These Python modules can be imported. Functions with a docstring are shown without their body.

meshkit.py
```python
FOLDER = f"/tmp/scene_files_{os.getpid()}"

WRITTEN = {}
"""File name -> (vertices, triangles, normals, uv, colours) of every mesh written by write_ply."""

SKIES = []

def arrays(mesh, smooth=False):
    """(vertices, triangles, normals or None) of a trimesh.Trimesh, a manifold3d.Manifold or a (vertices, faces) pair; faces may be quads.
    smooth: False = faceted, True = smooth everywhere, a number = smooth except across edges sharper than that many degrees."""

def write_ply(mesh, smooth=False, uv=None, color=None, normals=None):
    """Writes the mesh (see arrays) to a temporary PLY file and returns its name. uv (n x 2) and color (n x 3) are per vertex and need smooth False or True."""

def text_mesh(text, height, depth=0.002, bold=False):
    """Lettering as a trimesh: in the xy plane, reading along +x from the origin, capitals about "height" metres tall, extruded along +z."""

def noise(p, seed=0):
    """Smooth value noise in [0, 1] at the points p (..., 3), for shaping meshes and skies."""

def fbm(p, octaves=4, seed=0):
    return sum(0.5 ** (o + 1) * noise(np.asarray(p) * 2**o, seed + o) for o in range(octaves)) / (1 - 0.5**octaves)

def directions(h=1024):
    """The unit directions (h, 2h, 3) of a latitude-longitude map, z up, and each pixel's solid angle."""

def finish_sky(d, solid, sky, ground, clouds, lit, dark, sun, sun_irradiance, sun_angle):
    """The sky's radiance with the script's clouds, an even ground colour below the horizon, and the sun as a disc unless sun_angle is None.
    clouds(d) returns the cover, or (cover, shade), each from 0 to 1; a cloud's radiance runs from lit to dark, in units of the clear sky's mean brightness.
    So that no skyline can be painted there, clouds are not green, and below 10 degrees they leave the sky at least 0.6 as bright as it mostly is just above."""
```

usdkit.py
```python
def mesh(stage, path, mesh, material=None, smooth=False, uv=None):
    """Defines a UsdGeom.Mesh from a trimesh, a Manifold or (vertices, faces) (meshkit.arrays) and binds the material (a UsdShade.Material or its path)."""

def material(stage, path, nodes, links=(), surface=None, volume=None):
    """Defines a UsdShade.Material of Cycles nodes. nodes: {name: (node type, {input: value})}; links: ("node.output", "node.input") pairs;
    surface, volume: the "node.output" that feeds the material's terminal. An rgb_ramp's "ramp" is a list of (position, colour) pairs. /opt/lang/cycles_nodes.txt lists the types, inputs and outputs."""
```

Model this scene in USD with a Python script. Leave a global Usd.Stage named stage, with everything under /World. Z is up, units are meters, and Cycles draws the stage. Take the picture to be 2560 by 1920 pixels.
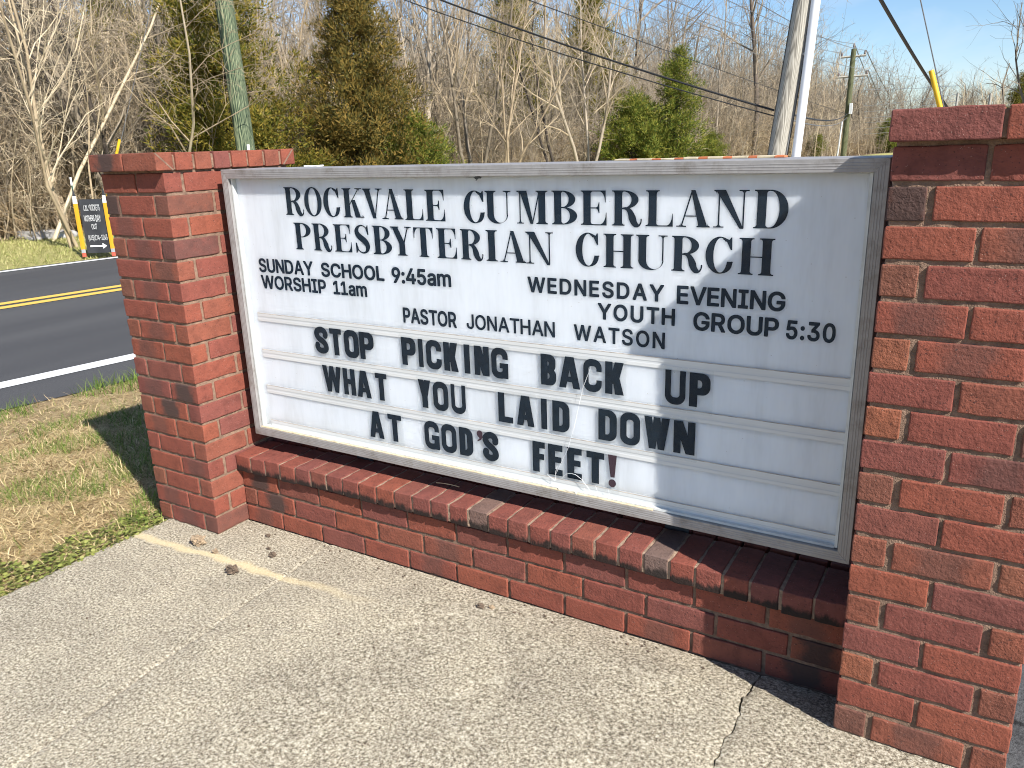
import math, glob
import numpy as np
import trimesh
import usdkit, meshkit
from pxr import Usd, UsdGeom, UsdLux, UsdShade, Gf, Sdf, Vt
from shapely.geometry import Polygon, Point, LineString, box as sbox
from shapely.ops import unary_union
from shapely import affinity

stage = Usd.Stage.CreateInMemory()
UsdGeom.SetStageUpAxis(stage, 'Z')
UsdGeom.SetStageMetersPerUnit(stage, 1.0)
UsdGeom.Xform.Define(stage, '/World')
UsdGeom.Scope.Define(stage, '/World/Looks')
PI = math.pi
nrm = lambda v: np.asarray(v, float) / np.linalg.norm(v)

# ------------------------------------------------------------------ camera, sky, sun, exposure
EXPOSURE = 0.86
CAM = np.array([3.0705, -1.9426, 1.5574])
RIGHT = np.array([0.85739, 0.51367, -0.03204])
DOWN = np.array([0.12291, -0.26483, -0.95643])
FWD = np.array([-0.49977, 0.81610, -0.29020])
cam = UsdGeom.Camera.Define(stage, '/World/camera')
cam.CreateHorizontalApertureAttr(36.0)
cam.CreateVerticalApertureAttr(27.0)
cam.CreateFocalLengthAttr(36.0 * 1975.1 / 2560)
cam.CreateClippingRangeAttr((0.05, 5000.0))
cam.CreateExposureAttr(EXPOSURE)
cam.AddTransformOp().Set(Gf.Matrix4d(*RIGHT, 0, *(-DOWN), 0, *(-FWD), 0, *CAM, 1))

SUN = nrm([0.716, -0.300, 0.630])               # towards the sun
sun = UsdLux.DistantLight.Define(stage, '/World/sun')
sun.CreateIntensityAttr(1.25)
sun.CreateAngleAttr(0.53)
sun.CreateColorAttr(Gf.Vec3f(1.0, 0.970, 0.925))
sun.GetPrim().CreateAttribute('inputs:normalize', Sdf.ValueTypeNames.Bool).Set(True)
zx = SUN
xx = nrm(np.cross([0, 0, 1], zx)); yx = np.cross(zx, xx)
sun.AddTransformOp().Set(Gf.Matrix4d(*xx, 0, *yx, 0, *zx, 0, 0, 0, 30, 1))

dome = UsdLux.DomeLight.Define(stage, '/World/sky')
dome.CreateIntensityAttr(1.0)
sky_mat = usdkit.material(stage, '/World/Looks/sky', {
    'sky': ('sky_texture', {'sky_type': 'single_scattering', 'sun_disc': False, 'sun_elevation': math.asin(SUN[2]),
                            'sun_rotation': math.atan2(SUN[0], SUN[1]), 'altitude': 150.0, 'air_density': 1.0, 'aerosol_density': 0.10, 'ozone_density': 2.5}),
    'tc': ('texture_coordinate', {}),
    'mp': ('mapping', {'scale': (1.3, 1.3, 7.0), 'rotation': (0.10, 0.05, 0.4)}),
    'ns': ('noise_texture', {'scale': 1.7, 'detail': 6.0, 'roughness': 0.62, 'distortion': 0.5}),
    'rp': ('rgb_ramp', {'ramp': [(0.0, (0, 0, 0)), (0.45, (0.0, 0.0, 0.0)), (0.62, (0.22, 0.22, 0.22)), (0.8, (0.42, 0.42, 0.42)), (1.0, (0.5, 0.5, 0.5))]}),
    'bw': ('rgb_to_bw', {}), 'tint': ('mix_color', {'blend_type': 'multiply', 'fac': 1.0, 'b': (0.86, 0.96, 1.08), 'use_clamp': False}),
    'mx': ('mix_color', {'b': (6.6, 6.9, 7.6), 'use_clamp': False}),
    'bg': ('background_shader', {'strength': 0.078})},
    [('tc.generated', 'mp.vector'), ('mp.vector', 'ns.vector'), ('ns.fac', 'rp.fac'), ('rp.color', 'bw.color'), ('bw.val', 'mx.fac'),
     ('sky.color', 'tint.a'), ('tint.result', 'mx.a'), ('mx.result', 'bg.color')], surface='bg.background')
UsdShade.MaterialBindingAPI.Apply(dome.GetPrim()).Bind(sky_mat)


# ------------------------------------------------------------------ helpers: naming, prims
_names = {}


def numbered(parent, name):
    k = (parent, name)
    n = _names.get(k, 0)
    _names[k] = n + 1
    return f'{parent}/{name}' + (f'_{n:03d}' if n else '')


def tag(prim, label=None, cat=None, group=None, kind=None):
    for k, v in (('label', label), ('category', cat), ('group', group), ('kind', kind)):
        if v:
            prim.SetCustomDataByKey(k, v)


def thing(name, label=None, cat=None, loc=(0, 0, 0), group=None, kind=None):
    x = UsdGeom.Xform.Define(stage, numbered('/World', name))
    x.AddTranslateOp().Set(Gf.Vec3d(*map(float, loc)))
    tag(x.GetPrim(), label, cat, group, kind)
    x.base = np.asarray(loc, float)
    return x


def tri(mesh):
    if hasattr(mesh, 'vertices'):
        return np.asarray(mesh.vertices, float), np.asarray(mesh.faces, int)
    v, f = np.asarray(mesh[0], float), np.asarray(mesh[1], int)
    if f.shape[1] == 4:
        f = np.vstack([f[:, [0, 1, 2]], f[:, [0, 2, 3]]])
    return v, f


def put(parent, name, mesh, mat, smooth=False, at=None, label=None, cat=None, group=None, kind=None, island=0):
    """One Mesh prim. Vertices are in world coordinates; parent is a thing / Mesh prim wrapper or None (top level)."""
    v, f = tri(mesh)
    ppath = '/World' if parent is None else str(parent.GetPath())
    base = np.zeros(3) if parent is None else parent.base
    own = np.zeros(3) if at is None else np.asarray(at, float) - base
    m = usdkit.mesh(stage, numbered(ppath, name), (v - base - own, f), mat, smooth=smooth)
    if island:      # each blade or spray of that many vertices has its own shade
        sh = np.repeat(np.random.default_rng(len(v)).random(len(v) // island), island).astype(np.float32)
        UsdGeom.PrimvarsAPI(m).CreatePrimvar('shade', Sdf.ValueTypeNames.FloatArray, 'vertex').Set(Vt.FloatArray.FromNumpy(sh))
    if at is not None:
        m.AddTranslateOp().Set(Gf.Vec3d(*own))
    m.base = base + own
    tag(m.GetPrim(), label, cat, group, kind)
    return m


def cat_meshes(l):
    vs, fs, n = [], [], 0
    for m in l:
        v, f = tri(m)
        vs.append(v); fs.append(f + n); n += len(v)
    return np.vstack(vs), np.vstack(fs)


def bx(x0, x1, y0, y1, z0, z1):
    v = np.array([[x, y, z] for x in (x0, x1) for y in (y0, y1) for z in (z0, z1)], float)
    f = np.array([[0, 1, 3, 2], [4, 6, 7, 5], [0, 4, 5, 1], [2, 3, 7, 6], [0, 2, 6, 4], [1, 5, 7, 3]])
    return v, np.vstack([f[:, [0, 1, 2]], f[:, [0, 2, 3]]])


_lat = {}


def lattice(nx, ny, nz):
    k = (nx, ny, nz)
    if k in _lat:
        return _lat[k]
    ids, pts, quads = {}, [], []

    def vid(i, j, l):
        q = (i, j, l)
        if q not in ids:
            ids[q] = len(pts); pts.append(q)
        return ids[q]
    for i in range(nx):
        for j in range(ny):
            quads.append([vid(i, j, 0), vid(i, j + 1, 0), vid(i + 1, j + 1, 0), vid(i + 1, j, 0)])
            quads.append([vid(i, j, nz), vid(i + 1, j, nz), vid(i + 1, j + 1, nz), vid(i, j + 1, nz)])
    for i in range(nx):
        for l in range(nz):
            quads.append([vid(i, 0, l), vid(i + 1, 0, l), vid(i + 1, 0, l + 1), vid(i, 0, l + 1)])
            quads.append([vid(i, ny, l), vid(i, ny, l + 1), vid(i + 1, ny, l + 1), vid(i + 1, ny, l)])
    for j in range(ny):
        for l in range(nz):
            quads.append([vid(0, j, l), vid(0, j, l + 1), vid(0, j + 1, l + 1), vid(0, j + 1, l)])
            quads.append([vid(nx, j, l), vid(nx, j + 1, l), vid(nx, j + 1, l + 1), vid(nx, j, l + 1)])
    _lat[k] = np.array(pts), np.array(quads)
    return _lat[k]


def rough_box(x0, x1, y0, y1, z0, z1, n=(1, 1, 1), r=0.004, amp=0.0012, seed=0, freq=35.0, rot=0.0):
    """A block with rounded, uneven edges."""
    axes = []
    for a, b, k in ((x0, x1, n[0]), (y0, y1, n[1]), (z0, z1, n[2])):
        axes.append(np.r_[a, np.linspace(a + r, b - r, k + 1), b])
    pts, quads = lattice(n[0] + 2, n[1] + 2, n[2] + 2)
    v = np.stack([axes[k][pts[:, k]] for k in range(3)], 1)
    c = np.array([(x0 + x1) / 2, (y0 + y1) / 2, (z0 + z1) / 2])
    ext = np.stack([(pts[:, k] == 0) | (pts[:, k] == n[k] + 2) for k in range(3)], 1)
    cnt = ext.sum(1)
    pull = np.where(cnt >= 2, r * (1 - 1 / np.sqrt(np.maximum(cnt, 1))), 0)
    v = v - ext * np.sign(v - c) * pull[:, None]
    q = v * freq + seed * 7.31
    d = np.stack([meshkit.noise(q + 11.3 * k, seed + k) - 0.5 for k in range(3)], 1)
    v = v + d * 2 * amp * (0.7 + 0.8 * (cnt >= 2))[:, None]
    if rot:
        cs, sn = math.cos(rot), math.sin(rot)
        w = v - c
        v = c + np.stack([w[:, 0] * cs - w[:, 2] * sn, w[:, 1], w[:, 0] * sn + w[:, 2] * cs], 1)
    return tri((v, quads))


def tube_many(pts, rad, sides=3):
    """pts (B, n, 3), rad (B, n): open tubes, all in one mesh."""
    pts, rad = np.asarray(pts, float), np.asarray(rad, float)
    B, n = pts.shape[:2]
    t = np.gradient(pts, axis=1)
    t /= np.linalg.norm(t, axis=2, keepdims=True) + 1e-12
    ref = np.where(np.abs(t[..., 2:]) < 0.9, [0, 0, 1.0], [1.0, 0, 0])
    a = np.cross(t, ref); a /= np.linalg.norm(a, axis=2, keepdims=True) + 1e-12
    b = np.cross(t, a)
    ang = np.arange(sides) * 2 * PI / sides
    v = pts[:, :, None] + rad[:, :, None, None] * (np.cos(ang)[:, None] * a[:, :, None] + np.sin(ang)[:, None] * b[:, :, None])
    i, j = np.meshgrid(np.arange(n - 1), np.arange(sides), indexing='ij')
    q = np.stack([i * sides + j, i * sides + (j + 1) % sides, (i + 1) * sides + (j + 1) % sides, (i + 1) * sides + j], -1).reshape(-1, 4)
    q = (q[None] + (np.arange(B) * n * sides)[:, None, None]).reshape(-1, 4)
    return tri((v.reshape(-1, 3), q[:, ::-1]))


def tube(p, r, sides=8, caps=True):
    p = np.asarray(p, float)
    r = np.broadcast_to(r, (len(p),))
    v, f = tube_many(p[None], r[None], sides)
    if caps:
        n = len(v)
        v = np.vstack([v, p[:1], p[-1:]])
        k = np.arange(sides)
        f = np.vstack([f, np.stack([np.full(sides, n), k, (k + 1) % sides], 1)[:, ::1],
                       np.stack([np.full(sides, n + 1), n - sides + (k + 1) % sides, n - sides + k], 1)])
    return v, f


def sagline(a, b, sag, n=24):
    t = np.linspace(0, 1, n)[:, None]
    p = np.asarray(a) * (1 - t) + np.asarray(b) * t
    p[:, 2] -= sag * 4 * (t * (1 - t))[:, 0]
    return p


def extr(poly, y0, y1):
    """Shapely polygon in (x, z) -> solid between y0 (front) and y1."""
    out = []
    for g in getattr(poly, 'geoms', [poly]):
        if g.geom_type != 'Polygon' or g.area < 1e-9:
            continue
        m = trimesh.creation.extrude_polygon(g, y1 - y0, engine='earcut')
        v = np.asarray(m.vertices)
        v = np.stack([v[:, 0], y1 - v[:, 2], v[:, 1]], 1)
        out.append((v, np.asarray(m.faces)))
    return cat_meshes(out)


def shell(poly, y0, y1):
    """As extr(), without the hidden back face: clear plastic, one surface thick."""
    v, f = extr(poly, y0, y1)
    n = np.cross(v[f[:, 1]] - v[f[:, 0]], v[f[:, 2]] - v[f[:, 0]])
    n /= np.linalg.norm(n, axis=1, keepdims=True) + 1e-15
    back = (np.abs(n[:, 1]) > 0.9) & (v[f][:, :, 1].min(1) > (y0 + y1) / 2)
    return v, f[~back]


# ------------------------------------------------------------------ materials
def M(name, nodes, links, surface='p.BSDF'):
    return usdkit.material(stage, f'/World/Looks/{name}', nodes, links, surface=surface)


def plain(name, col, rough=0.6, metal=0.0, bump=0.0, scale=200.0, var=0.12, vscale=6.0, spec=0.5):
    """A colour that drifts a little over the surface, with fine relief."""
    lo = tuple(c * (1 - var) for c in col); hi = tuple(min(1, c * (1 + var)) for c in col)
    nodes = {'g': ('geometry', {}), 'n': ('noise_texture', {'scale': vscale, 'detail': 3.0, 'roughness': 0.65}),
             'r': ('rgb_ramp', {'ramp': [(0.3, lo), (0.7, hi)]}),
             'p': ('principled_bsdf', {'roughness': rough, 'metallic': metal, 'specular_ior_level': spec})}
    links = [('g.position', 'n.vector'), ('n.fac', 'r.fac'), ('r.color', 'p.base_color')]
    if bump:
        nodes['n2'] = ('noise_texture', {'scale': scale, 'detail': 2.0, 'roughness': 0.6})
        nodes['b'] = ('bump', {'strength': 1.0, 'distance': bump})
        links += [('g.position', 'n2.vector'), ('n2.fac', 'b.height'), ('b.normal', 'p.normal')]
    return M(name, nodes, links)


def brick_mat(name, ramp, flash=0.0, flashcol=(0.05, 0.035, 0.03), stain=0.0, bump=0.0032):
    nodes = {
        'g': ('geometry', {}), 'oi': ('object_info', {}), 'tc': ('texture_coordinate', {}),
        'tone': ('rgb_ramp', {'ramp': ramp}),
        'cl': ('noise_texture', {'scale': 22.0, 'detail': 3.0, 'roughness': 0.7}),
        'clr': ('rgb_ramp', {'ramp': [(0.25, (0.68, 0.66, 0.66)), (0.5, (1, 1, 1)), (0.8, (1.22, 1.18, 1.15))]}),
        'm1': ('mix_color', {'blend_type': 'multiply', 'fac': 1.0, 'use_clamp': False}),
        # dark pits and pale grit
        'pit': ('noise_texture', {'scale': 170.0, 'detail': 1.0, 'roughness': 0.6}),
        'pitr': ('rgb_ramp', {'ramp': [(0.0, (1, 1, 1)), (0.27, (0.8, 0.8, 0.8)), (0.35, (0, 0, 0)), (1, (0, 0, 0))]}),
        'pitb': ('rgb_to_bw', {}),
        'm2': ('mix_color', {'b': (0.055, 0.022, 0.018)}),
        'gr': ('voronoi_texture', {'scale': 190.0, 'randomness': 1.0}),
        'grr': ('rgb_ramp', {'ramp': [(0.0, (1, 1, 1)), (0.085, (1, 1, 1)), (0.12, (0, 0, 0)), (1, (0, 0, 0))]}),
        'grm': ('noise_texture', {'scale': 60.0, 'detail': 1.0}),
        'grmr': ('rgb_ramp', {'ramp': [(0.52, (0, 0, 0)), (0.6, (1, 1, 1))]}),
        'gm': ('mix_color', {'blend_type': 'multiply', 'fac': 1.0}),
        'grb': ('rgb_to_bw', {}),
        'm3': ('mix_color', {'b': (0.55, 0.40, 0.33)}),
        'rel': ('noise_texture', {'scale': 95.0, 'detail': 3.0, 'roughness': 0.7}),
        'b': ('bump', {'strength': 1.0, 'distance': bump}),
        'p': ('principled_bsdf', {'roughness': 0.82, 'specular_ior_level': 0.35})}
    links = [('oi.random', 'tone.fac'), ('g.position', 'cl.vector'), ('cl.fac', 'clr.fac'), ('tone.color', 'm1.a'), ('clr.color', 'm1.b'),
             ('g.position', 'pit.vector'), ('pit.fac', 'pitr.fac'), ('pitr.color', 'pitb.color'), ('pitb.val', 'm2.fac'), ('m1.result', 'm2.a'),
             ('g.position', 'gr.vector'), ('gr.distance', 'grr.fac'), ('g.position', 'grm.vector'), ('grm.fac', 'grmr.fac'),
             ('grr.color', 'gm.a'), ('grmr.color', 'gm.b'), ('gm.result', 'grb.color'), ('grb.val', 'm3.fac'), ('m2.result', 'm3.a'),
             ('g.position', 'rel.vector'), ('rel.fac', 'b.height'), ('b.normal', 'p.normal')]
    last = 'm3.result'
    if flash:
        nodes |= {'sx': ('separate_xyz', {}), 'ab': ('math', {'math_type': 'absolute'}),
                  'fn': ('noise_texture', {'scale': 28.0, 'detail': 4.0}),
                  'fs': ('math', {'math_type': 'multiply_add', 'value2': 0.075, 'value3': -0.037}),
                  'fa': ('math', {'math_type': 'add'}),
                  'fr': ('map_range', {'range_type': 'smoothstep', 'from_min': 0.028, 'from_max': 0.075, 'to_min': flash, 'to_max': 0.0, 'clamp': True}),
                  'm4': ('mix_color', {'b': flashcol})}
        links += [('tc.object', 'sx.vector'), ('sx.x', 'ab.value1'), ('g.position', 'fn.vector'), ('fn.fac', 'fs.value1'), ('ab.value', 'fa.value1'), ('fs.value', 'fa.value2'),
                  ('fa.value', 'fr.value'), ('fr.result', 'm4.fac'), (last, 'm4.a')]
        last = 'm4.result'
    if stain:  # soot and lichen streaks running down from the ledge's drip edge
        nodes |= {'sz': ('separate_xyz', {}), 'sn': ('noise_texture', {'scale': 1.0, 'detail': 5.0, 'roughness': 0.65}),
                  'smp': ('mapping', {'scale': (26.0, 26.0, 9.0)}),
                  'zr': ('map_range', {'range_type': 'smoothstep', 'from_min': -0.035, 'from_max': 0.022, 'to_min': 0.46, 'to_max': -0.08, 'clamp': True}),
                  'sa': ('math', {'math_type': 'add'}),
                  'sr': ('map_range', {'range_type': 'smoothstep', 'from_min': 0.64, 'from_max': 0.90, 'to_min': 0.0, 'to_max': stain, 'clamp': True}),
                  'm5': ('mix_color', {'b': (0.012, 0.009, 0.007)})}
        links += [('tc.object', 'sz.vector'), ('sz.z', 'zr.value'), ('g.position', 'smp.vector'), ('smp.vector', 'sn.vector'), ('sn.fac', 'sa.value1'), ('zr.result', 'sa.value2'),
                  ('sa.value', 'sr.value'), ('sr.result', 'm5.fac'), (last, 'm5.a')]
        last = 'm5.result'
    links.append((last, 'p.base_color'))
    return M(name, nodes, links)


RED = [(0.0, (0.225, 0.064, 0.036)), (0.35, (0.208, 0.057, 0.036)), (0.6, (0.188, 0.054, 0.038)), (0.82, (0.165, 0.053, 0.042)), (1.0, (0.215, 0.067, 0.039))]
BRN = [(0.0, (0.165, 0.058, 0.037)), (0.35, (0.215, 0.066, 0.037)), (0.7, (0.14, 0.060, 0.042)), (1.0, (0.235, 0.078, 0.040))]
brick_red = brick_mat('brick_red', RED)
brick_flash = brick_mat('brick_flashed', RED, flash=0.9)
brick_part = brick_mat('brick_part_flashed', RED, flash=0.45, flashcol=(0.07, 0.045, 0.038))
brick_brown = brick_mat('brick_header', BRN, bump=0.0045)
brick_dark = brick_mat('brick_header_flashed', BRN, flash=0.85, flashcol=(0.045, 0.03, 0.026), bump=0.0045)
brick_sill = brick_mat('brick_sill', RED, stain=0.95, bump=0.0038)
brick_sill_grey = brick_mat('brick_sill_grey', [(0.0, (0.16, 0.095, 0.075)), (1.0, (0.12, 0.085, 0.072))], stain=0.9, bump=0.0038)
mortar = plain('mortar', (0.215, 0.135, 0.09), rough=0.95, bump=0.004, scale=260.0, var=0.35, vscale=45.0)
mortar_dark = plain('mortar_stained', (0.19, 0.12, 0.082), rough=0.95, bump=0.004, scale=260.0, var=0.45, vscale=30.0)

concrete = M('concrete', {
    'g': ('geometry', {}),
    'big': ('noise_texture', {'scale': 2.3, 'detail': 6.0, 'roughness': 0.86}),
    'bigr': ('rgb_ramp', {'ramp': [(0.30, (0.62, 0.605, 0.595)), (0.5, (0.86, 0.85, 0.83)), (0.68, (1.06, 1.045, 1.0))]}),
    'ag': ('noise_texture', {'scale': 105.0, 'detail': 4.0, 'roughness': 0.85}),
    'agr': ('rgb_ramp', {'ramp': [(0.34, (0.046, 0.037, 0.026)), (0.43, (0.19, 0.160, 0.113)), (0.50, (0.365, 0.320, 0.238)), (0.57, (0.54, 0.485, 0.375)), (0.66, (0.75, 0.695, 0.565))]}),
    'm1': ('mix_color', {'blend_type': 'multiply', 'fac': 1.0, 'use_clamp': False}),
    'st': ('voronoi_texture', {'scale': 110.0}), 'str': ('rgb_ramp', {'ramp': [(0.0, (1, 1, 1)), (0.10, (1, 1, 1)), (0.16, (0, 0, 0)), (1, (0, 0, 0))]}),
    'stb': ('rgb_to_bw', {}), 'm2': ('mix_color', {'b': (0.68, 0.64, 0.56)}),
    'dk': ('voronoi_texture', {'scale': 70.0}), 'dkr': ('rgb_ramp', {'ramp': [(0.0, (1, 1, 1)), (0.13, (1, 1, 1)), (0.19, (0, 0, 0)), (1, (0, 0, 0))]}),
    'dkb': ('rgb_to_bw', {}), 'm3': ('mix_color', {'b': (0.14, 0.10, 0.065)}),
    # the dried yellowish run along the foot of the pillar and wall
    'xyz': ('separate_xyz', {}), 'wn': ('noise_texture', {'scale': 7.0, 'detail': 4.0}),
    'yl': ('math', {'math_type': 'multiply_add', 'value2': 0.055, 'value3': -0.168}),
    'wy': ('math', {'math_type': 'multiply_add', 'value2': 0.075, 'value3': -0.037}),
    'yd': ('math', {'math_type': 'subtract'}), 'ye': ('math', {'math_type': 'add'}), 'ya': ('math', {'math_type': 'absolute'}),
    'yr': ('map_range', {'range_type': 'smoothstep', 'from_min': 0.006, 'from_max': 0.030, 'to_min': 0.72, 'to_max': 0.0, 'clamp': True}),
    'xr': ('map_range', {'range_type': 'smoothstep', 'from_min': 0.75, 'from_max': 1.45, 'to_min': 1.0, 'to_max': 0.0, 'clamp': True}),
    'ym': ('math', {'math_type': 'multiply'}), 'm4': ('mix_color', {'b': (0.62, 0.50, 0.29)}),
    'b': ('bump', {'strength': 0.9, 'distance': 0.0035}), 'p': ('principled_bsdf', {'roughness': 0.9, 'specular_ior_level': 0.3})},
    [('g.position', 'big.vector'), ('g.position', 'ag.vector'), ('big.fac', 'bigr.fac'), ('ag.fac', 'agr.fac'), ('agr.color', 'm1.a'), ('bigr.color', 'm1.b'),
     ('g.position', 'st.vector'), ('st.distance', 'str.fac'), ('str.color', 'stb.color'), ('stb.val', 'm2.fac'), ('m1.result', 'm2.a'),
     ('g.position', 'dk.vector'), ('dk.distance', 'dkr.fac'), ('dkr.color', 'dkb.color'), ('dkb.val', 'm3.fac'), ('m2.result', 'm3.a'),
     ('g.position', 'xyz.vector'), ('g.position', 'wn.vector'), ('xyz.x', 'yl.value1'), ('xyz.y', 'yd.value1'), ('yl.value', 'yd.value2'),
     ('wn.fac', 'wy.value1'), ('yd.value', 'ye.value1'), ('wy.value', 'ye.value2'), ('ye.value', 'ya.value1'), ('ya.value', 'yr.value'), ('xyz.x', 'xr.value'),
     ('yr.result', 'ym.value1'), ('xr.result', 'ym.value2'), ('ym.value', 'm4.fac'), ('m3.result', 'm4.a'), ('m4.result', 'p.base_color'),
     ('ag.fac', 'b.height'), ('b.normal', 'p.normal')])

asphalt = M('asphalt', {
    'g': ('geometry', {}), 'n': ('noise_texture', {'scale': 160.0, 'detail': 3.0, 'roughness': 0.8}),
    'r': ('rgb_ramp', {'ramp': [(0.3, (0.032, 0.032, 0.034)), (0.5, (0.056, 0.056, 0.058)), (0.7, (0.10, 0.099, 0.098))]}),
    'n2': ('noise_texture', {'scale': 1.0, 'detail': 4.0}), 'mp': ('mapping', {'scale': (1.4, 0.12, 1.0), 'rotation': (0, 0, 0.16)}),
    'r2': ('rgb_ramp', {'ramp': [(0.3, (0.82, 0.82, 0.84)), (0.7, (1.2, 1.19, 1.17))]}),
    'm': ('mix_color', {'blend_type': 'multiply', 'fac': 1.0, 'use_clamp': False}),
    'b': ('bump', {'strength': 0.7, 'distance': 0.004}), 'p': ('principled_bsdf', {'roughness': 0.86, 'specular_ior_level': 0.4})},
    [('g.position', 'n.vector'), ('n.fac', 'r.fac'), ('g.position', 'mp.vector'), ('mp.vector', 'n2.vector'), ('n2.fac', 'r2.fac'), ('r.color', 'm.a'), ('r2.color', 'm.b'),
     ('m.result', 'p.base_color'), ('n.fac', 'b.height'), ('b.normal', 'p.normal')])
lot_mat = M('old_asphalt', {
    'g': ('geometry', {}), 'n': ('noise_texture', {'scale': 120.0, 'detail': 4.0, 'roughness': 0.75}),
    'r': ('rgb_ramp', {'ramp': [(0.3, (0.035, 0.036, 0.038)), (0.7, (0.13, 0.13, 0.13))]}),
    'v': ('noise_texture', {'scale': 14.0, 'detail': 4.0, 'roughness': 0.7}), 'vr': ('rgb_ramp', {'ramp': [(0.34, (0.15, 0.15, 0.15)), (0.40, (0.7, 0.7, 0.7)), (0.5, (1, 1, 1)), (1, (1, 1, 1))]}),
    'm': ('mix_color', {'blend_type': 'multiply', 'fac': 1.0}),
    'b': ('bump', {'strength': 1.0, 'distance': 0.01}), 'p': ('principled_bsdf', {'roughness': 0.9})},
    [('g.position', 'n.vector'), ('n.fac', 'r.fac'), ('g.position', 'v.vector'), ('v.fac', 'vr.fac'), ('r.color', 'm.a'), ('vr.color', 'm.b'), ('m.result', 'p.base_color'),
     ('n.fac', 'b.height'), ('b.normal', 'p.normal')])


def paint(name, col):
    return M(name, {'g': ('geometry', {}), 'n': ('noise_texture', {'scale': 70.0, 'detail': 4.0, 'roughness': 0.75}),
                    'r': ('rgb_ramp', {'ramp': [(0.25, tuple(c * 0.55 for c in col)), (0.4, tuple(c * 0.94 for c in col)), (0.7, col)]}),
                    'p': ('principled_bsdf', {'roughness': 0.7})},
             [('g.position', 'n.vector'), ('n.fac', 'r.fac'), ('r.color', 'p.base_color')])


white_paint = paint('road_paint_white', (0.78, 0.78, 0.76))
yellow_paint = paint('road_paint_yellow', (0.72, 0.45, 0.085))

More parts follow.
